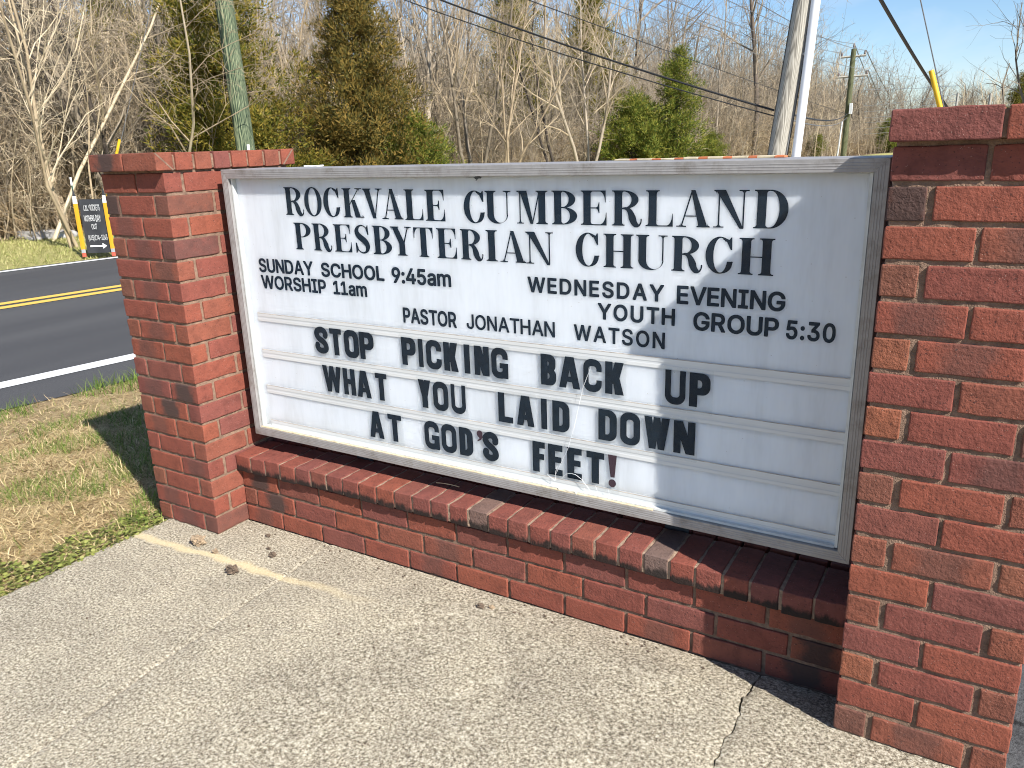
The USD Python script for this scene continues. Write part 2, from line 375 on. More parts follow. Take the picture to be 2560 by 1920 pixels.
# ground: dry thatch and soil near, verge grass beyond the road, leaf litter in the wood
ROADN = np.array([-0.988, 0.156, 0.0]); ROADT = np.array([0.156, 0.988, 0.0])
ground_mat = M('ground', {
    'g': ('geometry', {}), 'dot': ('vector_math', {'math_type': 'dot_product', 'vector2': tuple(ROADN)}),
    'n': ('noise_texture', {'scale': 9.0, 'detail': 7.0, 'roughness': 0.75}), 'f': ('noise_texture', {'scale': 120.0, 'detail': 4.0, 'roughness': 0.8}),
    'lawn': ('rgb_ramp', {'ramp': [(0.3, (0.20, 0.14, 0.07)), (0.5, (0.42, 0.31, 0.175)), (0.7, (0.56, 0.44, 0.27))]}),
    'verge': ('rgb_ramp', {'ramp': [(0.3, (0.20, 0.22, 0.06)), (0.5, (0.36, 0.34, 0.13)), (0.7, (0.52, 0.42, 0.21))]}),
    'wood': ('rgb_ramp', {'ramp': [(0.3, (0.045, 0.030, 0.018)), (0.5, (0.13, 0.085, 0.05)), (0.7, (0.24, 0.165, 0.10))]}),
    'fr': ('rgb_ramp', {'ramp': [(0.3, (0.45, 0.43, 0.40)), (0.7, (1.4, 1.4, 1.4))]}),
    's1': ('map_range', {'range_type': 'smoothstep', 'from_min': 5.0, 'from_max': 8.0, 'clamp': True}),
    's2': ('map_range', {'range_type': 'smoothstep', 'from_min': 15.8, 'from_max': 17.0, 'clamp': True}),
    'a': ('mix_color', {}), 'c': ('mix_color', {}), 'd': ('mix_color', {'blend_type': 'multiply', 'fac': 1.0, 'use_clamp': False}),
    'b': ('bump', {'strength': 1.0, 'distance': 0.02}), 'p': ('principled_bsdf', {'roughness': 0.95, 'specular_ior_level': 0.2})},
    [('g.position', 'dot.vector1'), ('g.position', 'n.vector'), ('g.position', 'f.vector'), ('n.fac', 'lawn.fac'), ('n.fac', 'verge.fac'), ('n.fac', 'wood.fac'), ('f.fac', 'fr.fac'),
     ('dot.value', 's1.value'), ('dot.value', 's2.value'), ('s1.result', 'a.fac'), ('lawn.color', 'a.a'), ('verge.color', 'a.b'), ('s2.result', 'c.fac'), ('a.result', 'c.a'), ('wood.color', 'c.b'),
     ('c.result', 'd.a'), ('fr.color', 'd.b'), ('d.result', 'p.base_color'), ('f.fac', 'b.height'), ('b.normal', 'p.normal')])


def foliage(name, ramp, noise_scale=0.9, isl=0.55, trans=0.25):
    """Blades, sprays, leaves: each island differs, and patches drift through the mass."""
    return M(name, {
        'g': ('geometry', {}), 'at': ('attribute', {'attribute': 'shade'}), 'n': ('noise_texture', {'scale': noise_scale, 'detail': 3.0, 'roughness': 0.6}),
        'mx': ('mix_float', {'fac': isl}), 'r': ('rgb_ramp', {'ramp': ramp}),
        'p': ('principled_bsdf', {'roughness': 0.75, 'specular_ior_level': 0.25}), 't': ('translucent_bsdf', {}), 'mc': ('mix_closure', {'fac': trans})},
        [('g.position', 'n.vector'), ('n.fac', 'mx.a'), ('at.fac', 'mx.b'), ('mx.result', 'r.fac'), ('r.color', 'p.base_color'), ('r.color', 't.color'),
         ('p.BSDF', 'mc.closure1'), ('t.BSDF', 'mc.closure2')], surface='mc.closure')


dead_grass_mat = foliage('dead_grass', [(0.15, (0.20, 0.125, 0.05)), (0.4, (0.46, 0.335, 0.165)), (0.65, (0.66, 0.51, 0.275)), (1, (0.76, 0.63, 0.38))], 3.0, 0.65, 0.2)
green_grass_mat = foliage('green_grass', [(0.15, (0.05, 0.10, 0.012)), (0.45, (0.125, 0.21, 0.03)), (0.7, (0.24, 0.31, 0.06)), (1, (0.42, 0.40, 0.14))], 3.0, 0.6, 0.35)
clover_mat = foliage('clover', [(0.15, (0.06, 0.06, 0.025)), (0.4, (0.17, 0.195, 0.045)), (0.65, (0.31, 0.33, 0.085)), (1, (0.42, 0.36, 0.18))], 5.0, 0.65, 0.3)
verge_mat = foliage('verge_grass', [(0.15, (0.16, 0.18, 0.05)), (0.45, (0.36, 0.37, 0.12)), (0.7, (0.52, 0.46, 0.21)), (1, (0.66, 0.56, 0.31))], 1.0, 0.55, 0.25)
cedar_gold = foliage('cedar_gold_green', [(0.15, (0.03, 0.05, 0.008)), (0.4, (0.11, 0.115, 0.014)), (0.6, (0.235, 0.185, 0.026)), (0.85, (0.36, 0.26, 0.045)), (1, (0.42, 0.30, 0.065))], 2.6, 0.5, 0.3)
cedar_brown = foliage('cedar_winter_brown', [(0.15, (0.026, 0.032, 0.010)), (0.4, (0.095, 0.085, 0.018)), (0.6, (0.20, 0.138, 0.028)), (0.85, (0.30, 0.185, 0.042)), (1, (0.36, 0.225, 0.06))], 2.6, 0.5, 0.3)
cedar_green = foliage('cedar_green', [(0.15, (0.03, 0.06, 0.01)), (0.4, (0.105, 0.145, 0.018)), (0.6, (0.215, 0.215, 0.032)), (0.85, (0.32, 0.28, 0.05)), (1, (0.38, 0.31, 0.075))], 2.6, 0.5, 0.3)


def bark(name, ramp):
    return M(name, {'g': ('geometry', {}), 'oi': ('object_info', {}), 'n': ('noise_texture', {'scale': 3.0, 'detail': 5.0, 'roughness': 0.7}),
                    'mx': ('mix_float', {'fac': 0.35}), 'r': ('rgb_ramp', {'ramp': ramp}), 'p': ('principled_bsdf', {'roughness': 0.85, 'specular_ior_level': 0.25})},
             [('g.position', 'n.vector'), ('n.fac', 'mx.a'), ('oi.random', 'mx.b'), ('mx.result', 'r.fac'), ('r.color', 'p.base_color')])


bark_tan = bark('bark_tan', [(0.2, (0.17, 0.125, 0.075)), (0.5, (0.41, 0.32, 0.205)), (0.8, (0.62, 0.52, 0.36))])
bark_grey = bark('bark_grey', [(0.2, (0.070, 0.055, 0.038)), (0.5, (0.23, 0.188, 0.135)), (0.8, (0.43, 0.355, 0.262))])
bark_dark = bark('bark_dark', [(0.2, (0.028, 0.022, 0.018)), (0.5, (0.07, 0.055, 0.042)), (0.8, (0.16, 0.125, 0.095))])
brush_mat = bark('brush', [(0.2, (0.085, 0.058, 0.030)), (0.5, (0.27, 0.19, 0.102)), (0.8, (0.50, 0.385, 0.23))])

aluminium = M('aluminium', {
    'g': ('geometry', {}), 'mp': ('mapping', {'scale': (9.0, 9.0, 9.0)}), 'n': ('noise_texture', {'scale': 3.0, 'detail': 5.0, 'roughness': 0.7}),
    'r': ('rgb_ramp', {'ramp': [(0.25, (0.30, 0.285, 0.275)), (0.55, (0.35, 0.335, 0.325)), (0.8, (0.40, 0.385, 0.375))]}),
    'd': ('noise_texture', {'scale': 11.0, 'detail': 6.0, 'roughness': 0.8}), 'dr': ('rgb_ramp', {'ramp': [(0.5, (1, 1, 1)), (0.72, (0.62, 0.58, 0.52))]}),
    'm': ('mix_color', {'blend_type': 'multiply', 'fac': 1.0}),
    'p': ('principled_bsdf', {'roughness': 0.5, 'metallic': 0.35})},
    [('g.position', 'mp.vector'), ('mp.vector', 'n.vector'), ('n.fac', 'r.fac'), ('g.position', 'd.vector'), ('d.fac', 'dr.fac'), ('r.color', 'm.a'), ('dr.color', 'm.b'), ('m.result', 'p.base_color')])
panel_mat = M('sign_panel', {
    'g': ('geometry', {}), 'mp': ('mapping', {'scale': (9.0, 9.0, 1.6)}), 'n': ('noise_texture', {'scale': 1.5, 'detail': 4.0, 'roughness': 0.7}),
    'r': ('rgb_ramp', {'ramp': [(0.28, (0.585, 0.605, 0.625)), (0.5, (0.665, 0.690, 0.72)), (0.72, (0.71, 0.735, 0.765))]}),
    'v': ('voronoi_texture', {'scale': 34.0}), 'vr': ('rgb_ramp', {'ramp': [(0.0, (1, 1, 1)), (0.035, (1, 1, 1)), (0.05, (0, 0, 0)), (1, (0, 0, 0))]}), 'vb': ('rgb_to_bw', {}), 'm1': ('mix_color', {'b': (0.42, 0.40, 0.37)}),
    # dust and yellowing that has gathered along the foot and the edges
    'xyz': ('separate_xyz', {}), 'dn': ('noise_texture', {'scale': 5.0, 'detail': 4.0, 'roughness': 0.7}),
    'zr': ('map_range', {'range_type': 'smoothstep', 'from_min': 0.43, 'from_max': 0.53, 'to_min': 0.75, 'to_max': 0.0, 'clamp': True}),
    'tr': ('map_range', {'range_type': 'smoothstep', 'from_min': 1.415, 'from_max': 1.47, 'to_min': 0.0, 'to_max': 0.55, 'clamp': True}),
    'za': ('math', {'math_type': 'add'}), 'zm': ('math', {'math_type': 'multiply'}), 'm2': ('mix_color', {'b': (0.50, 0.47, 0.41)}),
    'p': ('principled_bsdf', {'roughness': 0.45, 'specular_ior_level': 0.3, 'subsurface_method': 'burley', 'subsurface_weight': 0.9, 'subsurface_scale': 0.05, 'subsurface_radius': (1.0, 1.0, 1.0)})},
    [('g.position', 'mp.vector'), ('mp.vector', 'n.vector'), ('n.fac', 'r.fac'), ('g.position', 'v.vector'), ('v.distance', 'vr.fac'), ('vr.color', 'vb.color'), ('vb.val', 'm1.fac'), ('r.color', 'm1.a'),
     ('g.position', 'xyz.vector'), ('g.position', 'dn.vector'), ('xyz.z', 'zr.value'), ('xyz.z', 'tr.value'), ('zr.result', 'za.value1'), ('tr.result', 'za.value2'), ('za.value', 'zm.value1'), ('dn.fac', 'zm.value2'),
     ('zm.value', 'm2.fac'), ('m1.result', 'm2.a'), ('m2.result', 'p.base_color')])
ink = plain('ink_slate', (0.007, 0.014, 0.023), rough=0.7, var=0.3, vscale=40.0, spec=0.1)
ink_tile = plain('tile_black', (0.005, 0.010, 0.016), rough=0.7, var=0.4, vscale=50.0, spec=0.1)
ink_purple = plain('tile_maroon', (0.032, 0.007, 0.016), rough=0.5, var=0.2)


def pane(name, milk, col, rough=0.12, gloss=1.0):
    """Clear plastic: mostly see-through, a little milky, glossy at a slant."""
    return M(name, {'t': ('transparent_bsdf', {'color': (0.99, 0.995, 0.995)}), 'd': ('diffuse_bsdf', {'color': col}), 'gl': ('glossy_bsdf', {'roughness': rough, 'color': (1, 1, 1)}),
                    'f': ('layer_weight', {'blend': 0.5}), 'pw': ('math', {'math_type': 'power', 'value2': 5.0}), 'ml': ('math', {'math_type': 'multiply_add', 'value2': 0.5 * gloss, 'value3': 0.02 * gloss}),
                    'a': ('mix_closure', {'fac': milk}), 'c': ('mix_closure', {})},
             [('t.BSDF', 'a.closure1'), ('d.BSDF', 'a.closure2'), ('f.facing', 'pw.value1'), ('pw.value', 'ml.value1'), ('ml.value', 'c.fac'), ('a.closure', 'c.closure1'), ('gl.BSDF', 'c.closure2')], surface='c.closure')


cover_mat = pane('cover_pane', 0.008, (0.6, 0.8, 1.0), rough=0.05, gloss=0.45)
plate_mat = pane('tile_plate', 0.10, (0.46, 0.47, 0.47), rough=0.25, gloss=0.25)
track_mat = plain('letter_track', (0.60, 0.605, 0.60), rough=0.3, var=0.05, vscale=3.0)
track_lip_mat = plain('letter_track_lip', (0.635, 0.635, 0.62), rough=0.25, var=0.06, vscale=3.0)
dirt_line = plain('track_dirt', (0.42, 0.35, 0.28), rough=0.8, var=0.5, vscale=30.0)
cream = plain('sealant', (0.55, 0.46, 0.31), rough=0.7, var=0.25, vscale=40.0)
retainer_mat = plain('retainer', (0.62, 0.63, 0.60), rough=0.6, var=0.12, vscale=20.0)
galv = plain('galvanised', (0.45, 0.46, 0.46), rough=0.5, metal=0.5, var=0.15)
steel_dark = plain('dark_steel', (0.06, 0.06, 0.06), rough=0.6)
crack_mat = plain('crack_white', (0.80, 0.81, 0.82), rough=0.4)
pvc = plain('pvc_white', (0.72, 0.74, 0.77), rough=0.4, var=0.05, vscale=2.0)
guard_yellow = plain('guard_yellow', (0.62, 0.37, 0.012), rough=0.45, var=0.06)
cable_black = plain('cable_black', (0.012, 0.012, 0.012), rough=0.55)
wire_grey = plain('wire_grey', (0.16, 0.16, 0.16), rough=0.5, metal=0.3)
wire_bright = plain('wire_bright', (0.70, 0.69, 0.66), rough=0.4, metal=0.2)


def pole_wood(name, ramp, sc=(9.0, 9.0, 1.1)):
    return M(name, {'g': ('geometry', {}), 'mp': ('mapping', {'scale': sc}), 'n': ('noise_texture', {'scale': 2.4, 'detail': 4.0, 'roughness': 0.6, 'distortion': 1.6}),
                    'w': ('wave_texture', {'wave_type': 'rings', 'scale': 1.6, 'distortion': 6.0, 'detail': 3.0, 'detail_scale': 1.2}), 'mx': ('mix_float', {'fac': 0.45}),
                    'r': ('rgb_ramp', {'ramp': ramp}), 'b': ('bump', {'strength': 0.8, 'distance': 0.006}), 'p': ('principled_bsdf', {'roughness': 0.85, 'specular_ior_level': 0.3})},
             [('g.position', 'mp.vector'), ('mp.vector', 'n.vector'), ('mp.vector', 'w.vector'), ('n.fac', 'mx.a'), ('w.fac', 'mx.b'), ('mx.result', 'r.fac'), ('r.color', 'p.base_color'),
              ('mx.result', 'b.height'), ('b.normal', 'p.normal')])


pole_green = pole_wood('pole_treated_green', [(0.25, (0.022, 0.036, 0.022)), (0.48, (0.055, 0.080, 0.046)), (0.62, (0.13, 0.165, 0.09)), (0.8, (0.32, 0.34, 0.20))])
pole_grey = pole_wood('pole_weathered', [(0.2, (0.17, 0.155, 0.13)), (0.5, (0.36, 0.335, 0.28)), (0.8, (0.50, 0.47, 0.40))], (18.0, 18.0, 0.9))
pole_dull = pole_wood('pole_dull_green', [(0.2, (0.050, 0.055, 0.028)), (0.5, (0.095, 0.10, 0.05)), (0.8, (0.16, 0.165, 0.08))])
board_black = plain('chalkboard', (0.022, 0.023, 0.026), rough=0.7, var=0.4, vscale=5.0)
chalk = plain('chalk_white', (0.75, 0.75, 0.73), rough=0.8)
pencil_yellow = plain('pencil_yellow', (0.56, 0.275, 0.010), rough=0.5, var=0.06)
pencil_white = plain('pencil_white', (0.78, 0.78, 0.76), rough=0.6)
pencil_red = plain('eraser_red', (0.45, 0.085, 0.05), rough=0.7)
post_green = plain('post_green', (0.03, 0.075, 0.05), rough=0.6)
rock_mat = plain('limestone', (0.42, 0.40, 0.375), rough=0.9, bump=0.02, scale=14.0, var=0.3, vscale=2.5)
stump_mat = plain('broken_wood', (0.52, 0.40, 0.26), rough=0.9, bump=0.01, scale=25.0, var=0.35, vscale=8.0)
cut_mat = plain('sawn_end', (0.62, 0.33, 0.15), rough=0.8, var=0.15)
clod_mat = plain('dirt_clod', (0.12, 0.085, 0.058), rough=0.95, bump=0.006, scale=120.0, var=0.5, vscale=60.0)
clod_tan = plain('dirt_clod_tan', (0.30, 0.22, 0.14), rough=0.95, bump=0.006, scale=120.0, var=0.4, vscale=60.0)
straw_mat = plain('straw', (0.66, 0.48, 0.27), rough=0.7)
subsoil = plain('subsoil', (0.05, 0.04, 0.03), rough=0.95)
scuff_mat = plain('scuff', (0.05, 0.055, 0.06), rough=0.6)
insul = plain('insulator', (0.20, 0.16, 0.14), rough=0.4)
box_white = plain('meter_box', (0.62, 0.63, 0.62), rough=0.5)

# ------------------------------------------------------------------ the lie of the land
W, G, D = 0.3883, 2.4751, 0.63          # pillar width, gap between pillars, pillar depth
CRS = 0.0835                            # brick course
XR, YR, ZR = W + G, -0.0186, 0.032      # the right pillar's corner
XL_SLAB = 0.045


def sm(a, b, x):
    t = np.clip((np.asarray(x, float) - a) / (b - a), 0, 1)
    return t * t * (3 - 2 * t)


def slab_z(x, y):
    return 0.030 * sm(1.2, 2.8, x) * np.clip((0.16 - y) / 0.16, 0, 1)


def land(x, y):
    x, y = np.asarray(x, float), np.asarray(y, float)
    s = ROADN[0] * x + ROADN[1] * y
    z = -0.025 - 0.095 * sm(0.2, 2.6, s) - 0.045 * sm(2.75, 3.1, s) + 0.06 * sm(11.0, 12.2, s) + 0.30 * sm(17.5, 30, s) + 1.6 * sm(35, 140, s)
    n = meshkit.fbm(np.stack([x * 0.8, y * 0.8, 0 * x], -1), 3, 5) - 0.5
    return z + n * 0.05 * (sm(0.05, 0.5, s) * (1 - sm(2.4, 2.8, s)) + sm(11.3, 12.5, s)) - 0.10 * sm(0.03, 0.10, x)


def grid_axis(parts):
    return np.unique(np.concatenate([np.linspace(a, b, n) for a, b, n in parts]).round(4))


gx = grid_axis([(-900, -90, 14), (-90, -22, 35), (-22, -4, 60), (-4, 0.2, 85), (0.2, 6, 30), (6, 60, 20), (60, 700, 10)])
gy = grid_axis([(-400, -30, 8), (-30, -3, 14), (-3, 4, 110), (4, 22, 60), (22, 120, 40), (120, 1200, 16)])
X, Y = np.meshgrid(gx, gy, indexing='ij')
i, j = np.meshgrid(np.arange(len(gx) - 1), np.arange(len(gy) - 1), indexing='ij')
k = (i * len(gy) + j).ravel()
put(None, 'ground', (np.stack([X.ravel(), Y.ravel(), land(X, Y).ravel()], 1), np.stack([k, k + len(gy), k + len(gy) + 1, k + 1], 1)), ground_mat, smooth=True, kind='structure')


# ------------------------------------------------------------------ concrete apron, split by the cracked joint
def patch(xl, xr, ys_, nx):
    """A sheet between two edge curves x(y), with skirts."""
    u = np.linspace(0, 1, nx)
    xs = xl(ys_)[:, None] * (1 - u) + xr(ys_)[:, None] * u
    yy = np.repeat(ys_[:, None], nx, 1)
    z = slab_z(xs, yy) + 0.003 * (meshkit.fbm(np.stack([xs * 9, yy * 9, 0 * xs], -1), 3, 2) - 0.5)
    edge = np.minimum(u, 1 - u)[None] * (xr(ys_) - xl(ys_))[:, None]
    z = z - 0.004 * np.exp(-edge / 0.004)
    v = np.stack([xs, yy, z], -1)
    ny = len(ys_)
    i, j = np.meshgrid(np.arange(ny - 1), np.arange(nx - 1), indexing='ij')
    k = (i * nx + j).ravel()
    f = [np.stack([k, k + 1, k + nx + 1, k + nx], 1)]
    vs = [v.reshape(-1, 3)]
    n = ny * nx
    for line in (v[::-1, 0], v[:, -1], v[0], v[-1, ::-1]):
        m = len(line)
        low = line.copy(); low[:, 2] = -0.13
        vs += [line, low]
        a = np.arange(m - 1) + n
        f.append(np.stack([a + 1, a, a + m, a + m + 1], 1)[:, ::-1])
        n += 2 * m
    return np.vstack(vs), np.vstack(f)


def wob(y, seed, amp, fr):
    y = np.asarray(y, float)
    return amp * 2 * (meshkit.fbm(np.stack([y * fr, 0 * y + seed, 0 * y], -1), 5, seed) - 0.5)


slab_y = np.unique(np.concatenate([np.linspace(-6, -1.6, 30), np.linspace(-1.6, 0.16, 420)]).round(4))
crack_x = lambda y: 2.6245 + wob(y, 3, 0.012, 11.0) + wob(y, 13, 0.007, 55.0)
cgap = lambda y: 0.0010 + 0.0055 * np.clip(meshkit.fbm(np.stack([np.asarray(y) * 30, 0 * np.asarray(y) + 9.0, 0 * np.asarray(y)], -1), 3, 4) - 0.30, 0, 1)
joint_x = lambda y: 0.955 - 0.085 * np.clip(np.asarray(y) + 0.85, -1, 1) + wob(y, 8, 0.012, 6.0)
slab = thing('concrete_pavement', kind='structure')
put(slab, 'slab', patch(lambda y: XL_SLAB + wob(y, 5, 0.008, 5.0), lambda y: joint_x(y) - 0.0006, slab_y, 60), concrete, smooth=40)
put(slab, 'slab', patch(lambda y: joint_x(y) + 0.0004, lambda y: crack_x(y) - cgap(y), slab_y, 90), concrete, smooth=40)
put(slab, 'slab', patch(lambda y: crack_x(y) + cgap(y), lambda y: 3.262 + wob(y, 6, 0.010, 7.0), slab_y, 40), concrete, smooth=40)
put(slab, 'subsoil', bx(XL_SLAB + 0.03, 3.23, -5.9, 0.15, -0.4, -0.045), subsoil)

lx = np.linspace(3.05, 14, 40); ly = np.concatenate([np.linspace(-6, 6, 60), np.linspace(6.5, 40, 20)])
X, Y = np.meshgrid(lx, ly, indexing='ij')
i, j = np.meshgrid(np.arange(len(lx) - 1), np.arange(len(ly) - 1), indexing='ij')
k = (i * len(ly) + j).ravel()
Zl = -0.020 + 0.012 * (meshkit.fbm(np.stack([X * 4, Y * 4, 0 * X], -1), 3, 21) - 0.5)
put(None, 'parking_lot', (np.stack([X.ravel(), Y.ravel(), Zl.ravel()], 1), np.stack([k, k + len(ly), k + len(ly) + 1, k + 1], 1)), lot_mat, smooth=True, kind='structure')


# ------------------------------------------------------------------ road
def road_pt(s, t, dz=0.0):
    s, t = np.asarray(s, float), np.asarray(t, float)
    p = ROADN[None] * s[:, None] + ROADT[None] * t[:, None]
    p[:, 2] = -0.118 + 0.055 * (1 - ((s - 7.1) / 4.2) ** 2) + dz
    return p


def road_strip(s0, s1, dz, ns=2, rag=0.0, t0=-40.0, t1=160.0, seed=1):
    t = np.unique(np.concatenate([np.linspace(t0, -4, 20), np.linspace(-4, 14, 180 if rag else 60), np.linspace(14, t1, 60)]))
    cols = []
    for q in range(ns):
        u = q / (ns - 1)
        s = s0 + (s1 - s0) * u + 0 * t
        if rag and q == 0:
            s = s + rag * 2 * (meshkit.fbm(np.stack([t * 2.2, 0 * t, 0 * t], -1), 4, seed) - 0.5)
        cols.append(road_pt(s, t, dz))
    v = np.stack(cols, 1)
    n = len(t)
    i, j = np.meshgrid(np.arange(n - 1), np.arange(ns - 1), indexing='ij')
    k = (i * ns + j).ravel()
    return v.reshape(-1, 3), np.stack([k, k + ns, k + ns + 1, k + 1], 1)


road = thing('road', kind='structure')
put(road, 'carriageway', road_strip(2.86, 11.10, 0.0, 12, 0.07), asphalt, smooth=True)
put(road, 'edge_line', road_strip(3.40, 3.58, 0.005), white_paint)
put(road, 'edge_line', road_strip(10.74, 10.92, 0.005), white_paint)
put(road, 'centre_line', road_strip(6.90, 7.07, 0.005), yellow_paint)
put(road, 'centre_line', road_strip(7.20, 7.37, 0.005), yellow_paint)

# ------------------------------------------------------------------ brick pillars
rng = np.random.default_rng(11)
BH = 0.0715


def lay(parent, b, mat, near=False, seed=None, rot=0.0, dy=None):
    """One brick as one part. b = (x0, x1, y0, y1, z0, z1)."""
    s = int(rng.integers(1, 9999)) if seed is None else seed
    j = rng.normal(0, 0.0008, 3)
    n = (7, 3, 3) if near else (2, 1, 1)
    L = [b[1] - b[0], b[3] - b[2]]
    if near:
        n = (max(2, int(L[0] / 0.02)), max(2, int(L[1] / 0.03)), 4)
    m = rough_box(b[0] + j[0], b[1] + j[0], b[2] + j[1], b[3] + j[1], b[4] + j[2], b[5] + j[2], n, r=0.0035, amp=0.0017 if near else 0.0012, seed=s, freq=55.0, rot=rot)
    return put(parent, 'brick', m, mat, smooth=True, at=[(b[0] + b[1]) / 2, (b[2] + b[3]) / 2, (b[4] + b[5]) / 2])


def pillar(name, label, x, y, z, splitA, near, flashes):
    t = thing(name, label, 'brick pillar', (x, y, z))
    H, S, J = 0.0755, 0.2075, 0.0135
    for c in range(18):
        z0 = z + c * CRS + 0.004
        zz = (z0, z0 + BH)
        rows = []
        if c % 2:                                    # two stretchers on the front
            a, b_ = splitA if (c // 2) % 3 else (splitA[0] + 0.004, splitA[1] + 0.003)
            rows += [((0, a, 0, H), 'r', True), ((b_, W, 0, H), 'r', True), ((0, a, D - H, D), 'r', False), ((b_, W, D - H, D), 'r', False)]
            ya = H + J; yb = D - H - J; ym = (ya + yb) / 2
            for x0, x1 in ((0, H), (W - H, W)):
                rows += [((x0, x1, ya, ym - J / 2), 'r', False), ((x0, x1, ym + J / 2, yb), 'r', False)]
        else:                                        # header, stretcher, header
            rows += [((0, H, 0, S), 'h', True), ((W - H + 0.002, W, 0, S), 'h', True), ((H + J + 0.002, W - H - J, 0, H), 'r', True)]
            rows += [((0, H, D - S, D), 'h', False), ((W - H, W, D - S, D), 'h', False), ((H + J, W - H - J, D - H, D), 'r', False)]
            for x0, x1 in ((0, H), (W - H, W)):
                rows += [((x0, x1, S + J, D - S - J), 'r', False)]
        for q, (b, kind, front) in enumerate(rows):
            key = (c, q)
            mat = {'r': brick_red, 'h': brick_red if not near else brick_brown}[kind]
            if kind == 'r' and rng.random() < 0.10:
                mat = brick_part
            if kind == 'h' and not near and rng.random() < 0.45:
                mat = brick_brown
            mat = flashes.get(key, mat)
            lay(t, (x + b[0], x + b[1], y + b[2], y + b[3], zz[0], zz[1]), mat, near and front)
    # coping: pairs laid across, overhanging all round
    pitch = 0.0880
    for q in range(8):
        y0 = y - 0.034 + q * pitch
        for p in range(2):
            x0, x1 = ((-0.0115, 0.1945), (0.2035, W + 0.0125))[p] if splitA[0] > 0.18 else ((-0.007, 0.1955), (0.2050, W + 0.014))[p]
            mat = brick_flash if (name, q, p) in flashes else brick_red
            mat = flashes.get(('cap', q, p), mat)
            lay(t, (x + x0, x + x1, y0, y0 + 0.0745, z + 18 * CRS + 0.001, z + 18 * CRS + 0.066), mat, near and q == 0)
    # mortar core, recessed behind the brick faces
    d = 0.0058
    nx_, ny_, nz_ = (30, 48, 110)
    core = rough_box(x + d, x + W - d, y + d, y + D - d, z - 0.01, z + 18 * CRS + 0.004, (nx_, ny_, nz_), r=0.003, amp=0.0028, seed=77, freq=60.0)
    put(t, 'mortar', core, mortar, smooth=True)
    put(t, 'mortar', rough_box(x - 0.002, x + W + 0.003, y - 0.025, y + D + 0.024, z + 18 * CRS + 0.004, z + 18 * CRS + 0.058, (30, 50, 4), r=0.003, amp=0.002, seed=78, freq=60.0), mortar, smooth=True)
    return t


left = pillar('brick_pillar', 'left brick pillar, beyond the sign, nearest to the road and the grass', 0, 0, 0, (0.2075, 0.2200), True,
              {(17, 0): brick_red, (7, 1): brick_flash, (6, 2): brick_flash, (0, 2): brick_part, (0, 0): brick_brown, (0, 1): brick_part, (16, 0): brick_dark, (16, 1): brick_part, (10, 1): brick_red, (17, 5): brick_part, (2, 1): brick_red,
               (12, 1): brick_red, (12, 0): brick_brown, (14, 0): brick_brown, (14, 1): brick_part, (8, 0): brick_red, (8, 1): brick_red, (6, 0): brick_brown, (6, 1): brick_red, (4, 0): brick_red, (4, 1): brick_red,
               (2, 0): brick_brown, (12, 2): brick_part, (14, 2): brick_part, ('cap', 0, 0): brick_flash, ('cap', 4, 1): brick_part})
for ya, yb, za, zb in ((-0.032, 0.036, 0.0655, 0.003), (0.648, 0.588, 0.0640, 0.003)):
    a, b = np.array([W + 0.0125, ya, 18 * CRS + za]), np.array([W + 0.0125, yb, 18 * CRS + zb])
    u = nrm(np.cross(b - a, [1.0, 0, 0])) * 0.0028
    q_ = np.array([p + o + e for o in (np.array([-0.004, 0, 0]), np.array([0.0012, 0, 0])) for p, e in ((a, u), (b, u), (b, -u), (a, -u))])
    put(left, 'mortar_seam', (q_, np.array([[0, 1, 2, 3], [4, 7, 6, 5], [0, 4, 5, 1], [1, 5, 6, 2], [2, 6, 7, 3], [3, 7, 4, 0]])), mortar_dark)
right = pillar('brick_pillar', 'near right brick pillar, cut off by the right edge of the picture', XR, YR, ZR, (0.1755, 0.1855), True,
               {(16, 0): brick_dark, (14, 0): brick_brown, (12, 0): brick_brown, (0, 2): brick_part, (13, 0): brick_part, (12, 2): brick_part, (0, 0): brick_brown, (17, 0): brick_red})

# ------------------------------------------------------------------ low brick wall between the pillars
YW, YS = 0.160, 0.136                    # wall face, sill face
wall = thing('low_brick_wall', 'low brick wall with a brick sill, between the pillars under the sign', 'brick wall', (W, YW, 0))
bot = [0.388, 0.6093, 0.8382, 1.0657, 1.2914, 1.5155, 1.7409, 1.9620, 2.188, 2.4096, 2.6334, 2.866]
mid = [0.388, 0.4651, 0.6927, 0.9221, 1.145, 1.3653, 1.5887, 1.8123, 2.0325, 2.2575, 2.4841, 2.7037, 2.866]
top = [0.388, 0.608, 0.8404, 1.067, 1.2965, 1.5201, 1.74, 1.964, 2.1895, 2.4141, 2.6358, 2.866]
WF = {(0, 4): brick_part, (0, 0): brick_part, (0, 8): brick_part, (1, 1): brick_flash, (1, 0): brick_brown, (2, 0): brick_flash, (1, 5): brick_part, (0, 10): brick_flash, (1, 11): brick_dark, (2, 10): brick_part}
for c, joints in enumerate((bot, mid, top)):
    for q in range(len(joints) - 1):
        z0 = c * CRS + 0.004
        lay(wall, (joints[q] + 0.0055, joints[q + 1] - 0.0055, YW, YW + 0.085, z0, z0 + BH), WF.get((c, q), brick_red), True)
    for q in range(len(joints) - 1):
        lay(wall, (joints[q] + 0.0055, joints[q + 1] - 0.0055, 0.395, 0.48, c * CRS + 0.004, c * CRS + 0.004 + BH), brick_red)
put(wall, 'mortar', rough_box(W + 0.001, XR - 0.001, YW + 0.0065, 0.474, -0.02, 0.252, (110, 8, 18), r=0.003, amp=0.0028, seed=51, freq=60.0), mortar_dark, smooth=True)
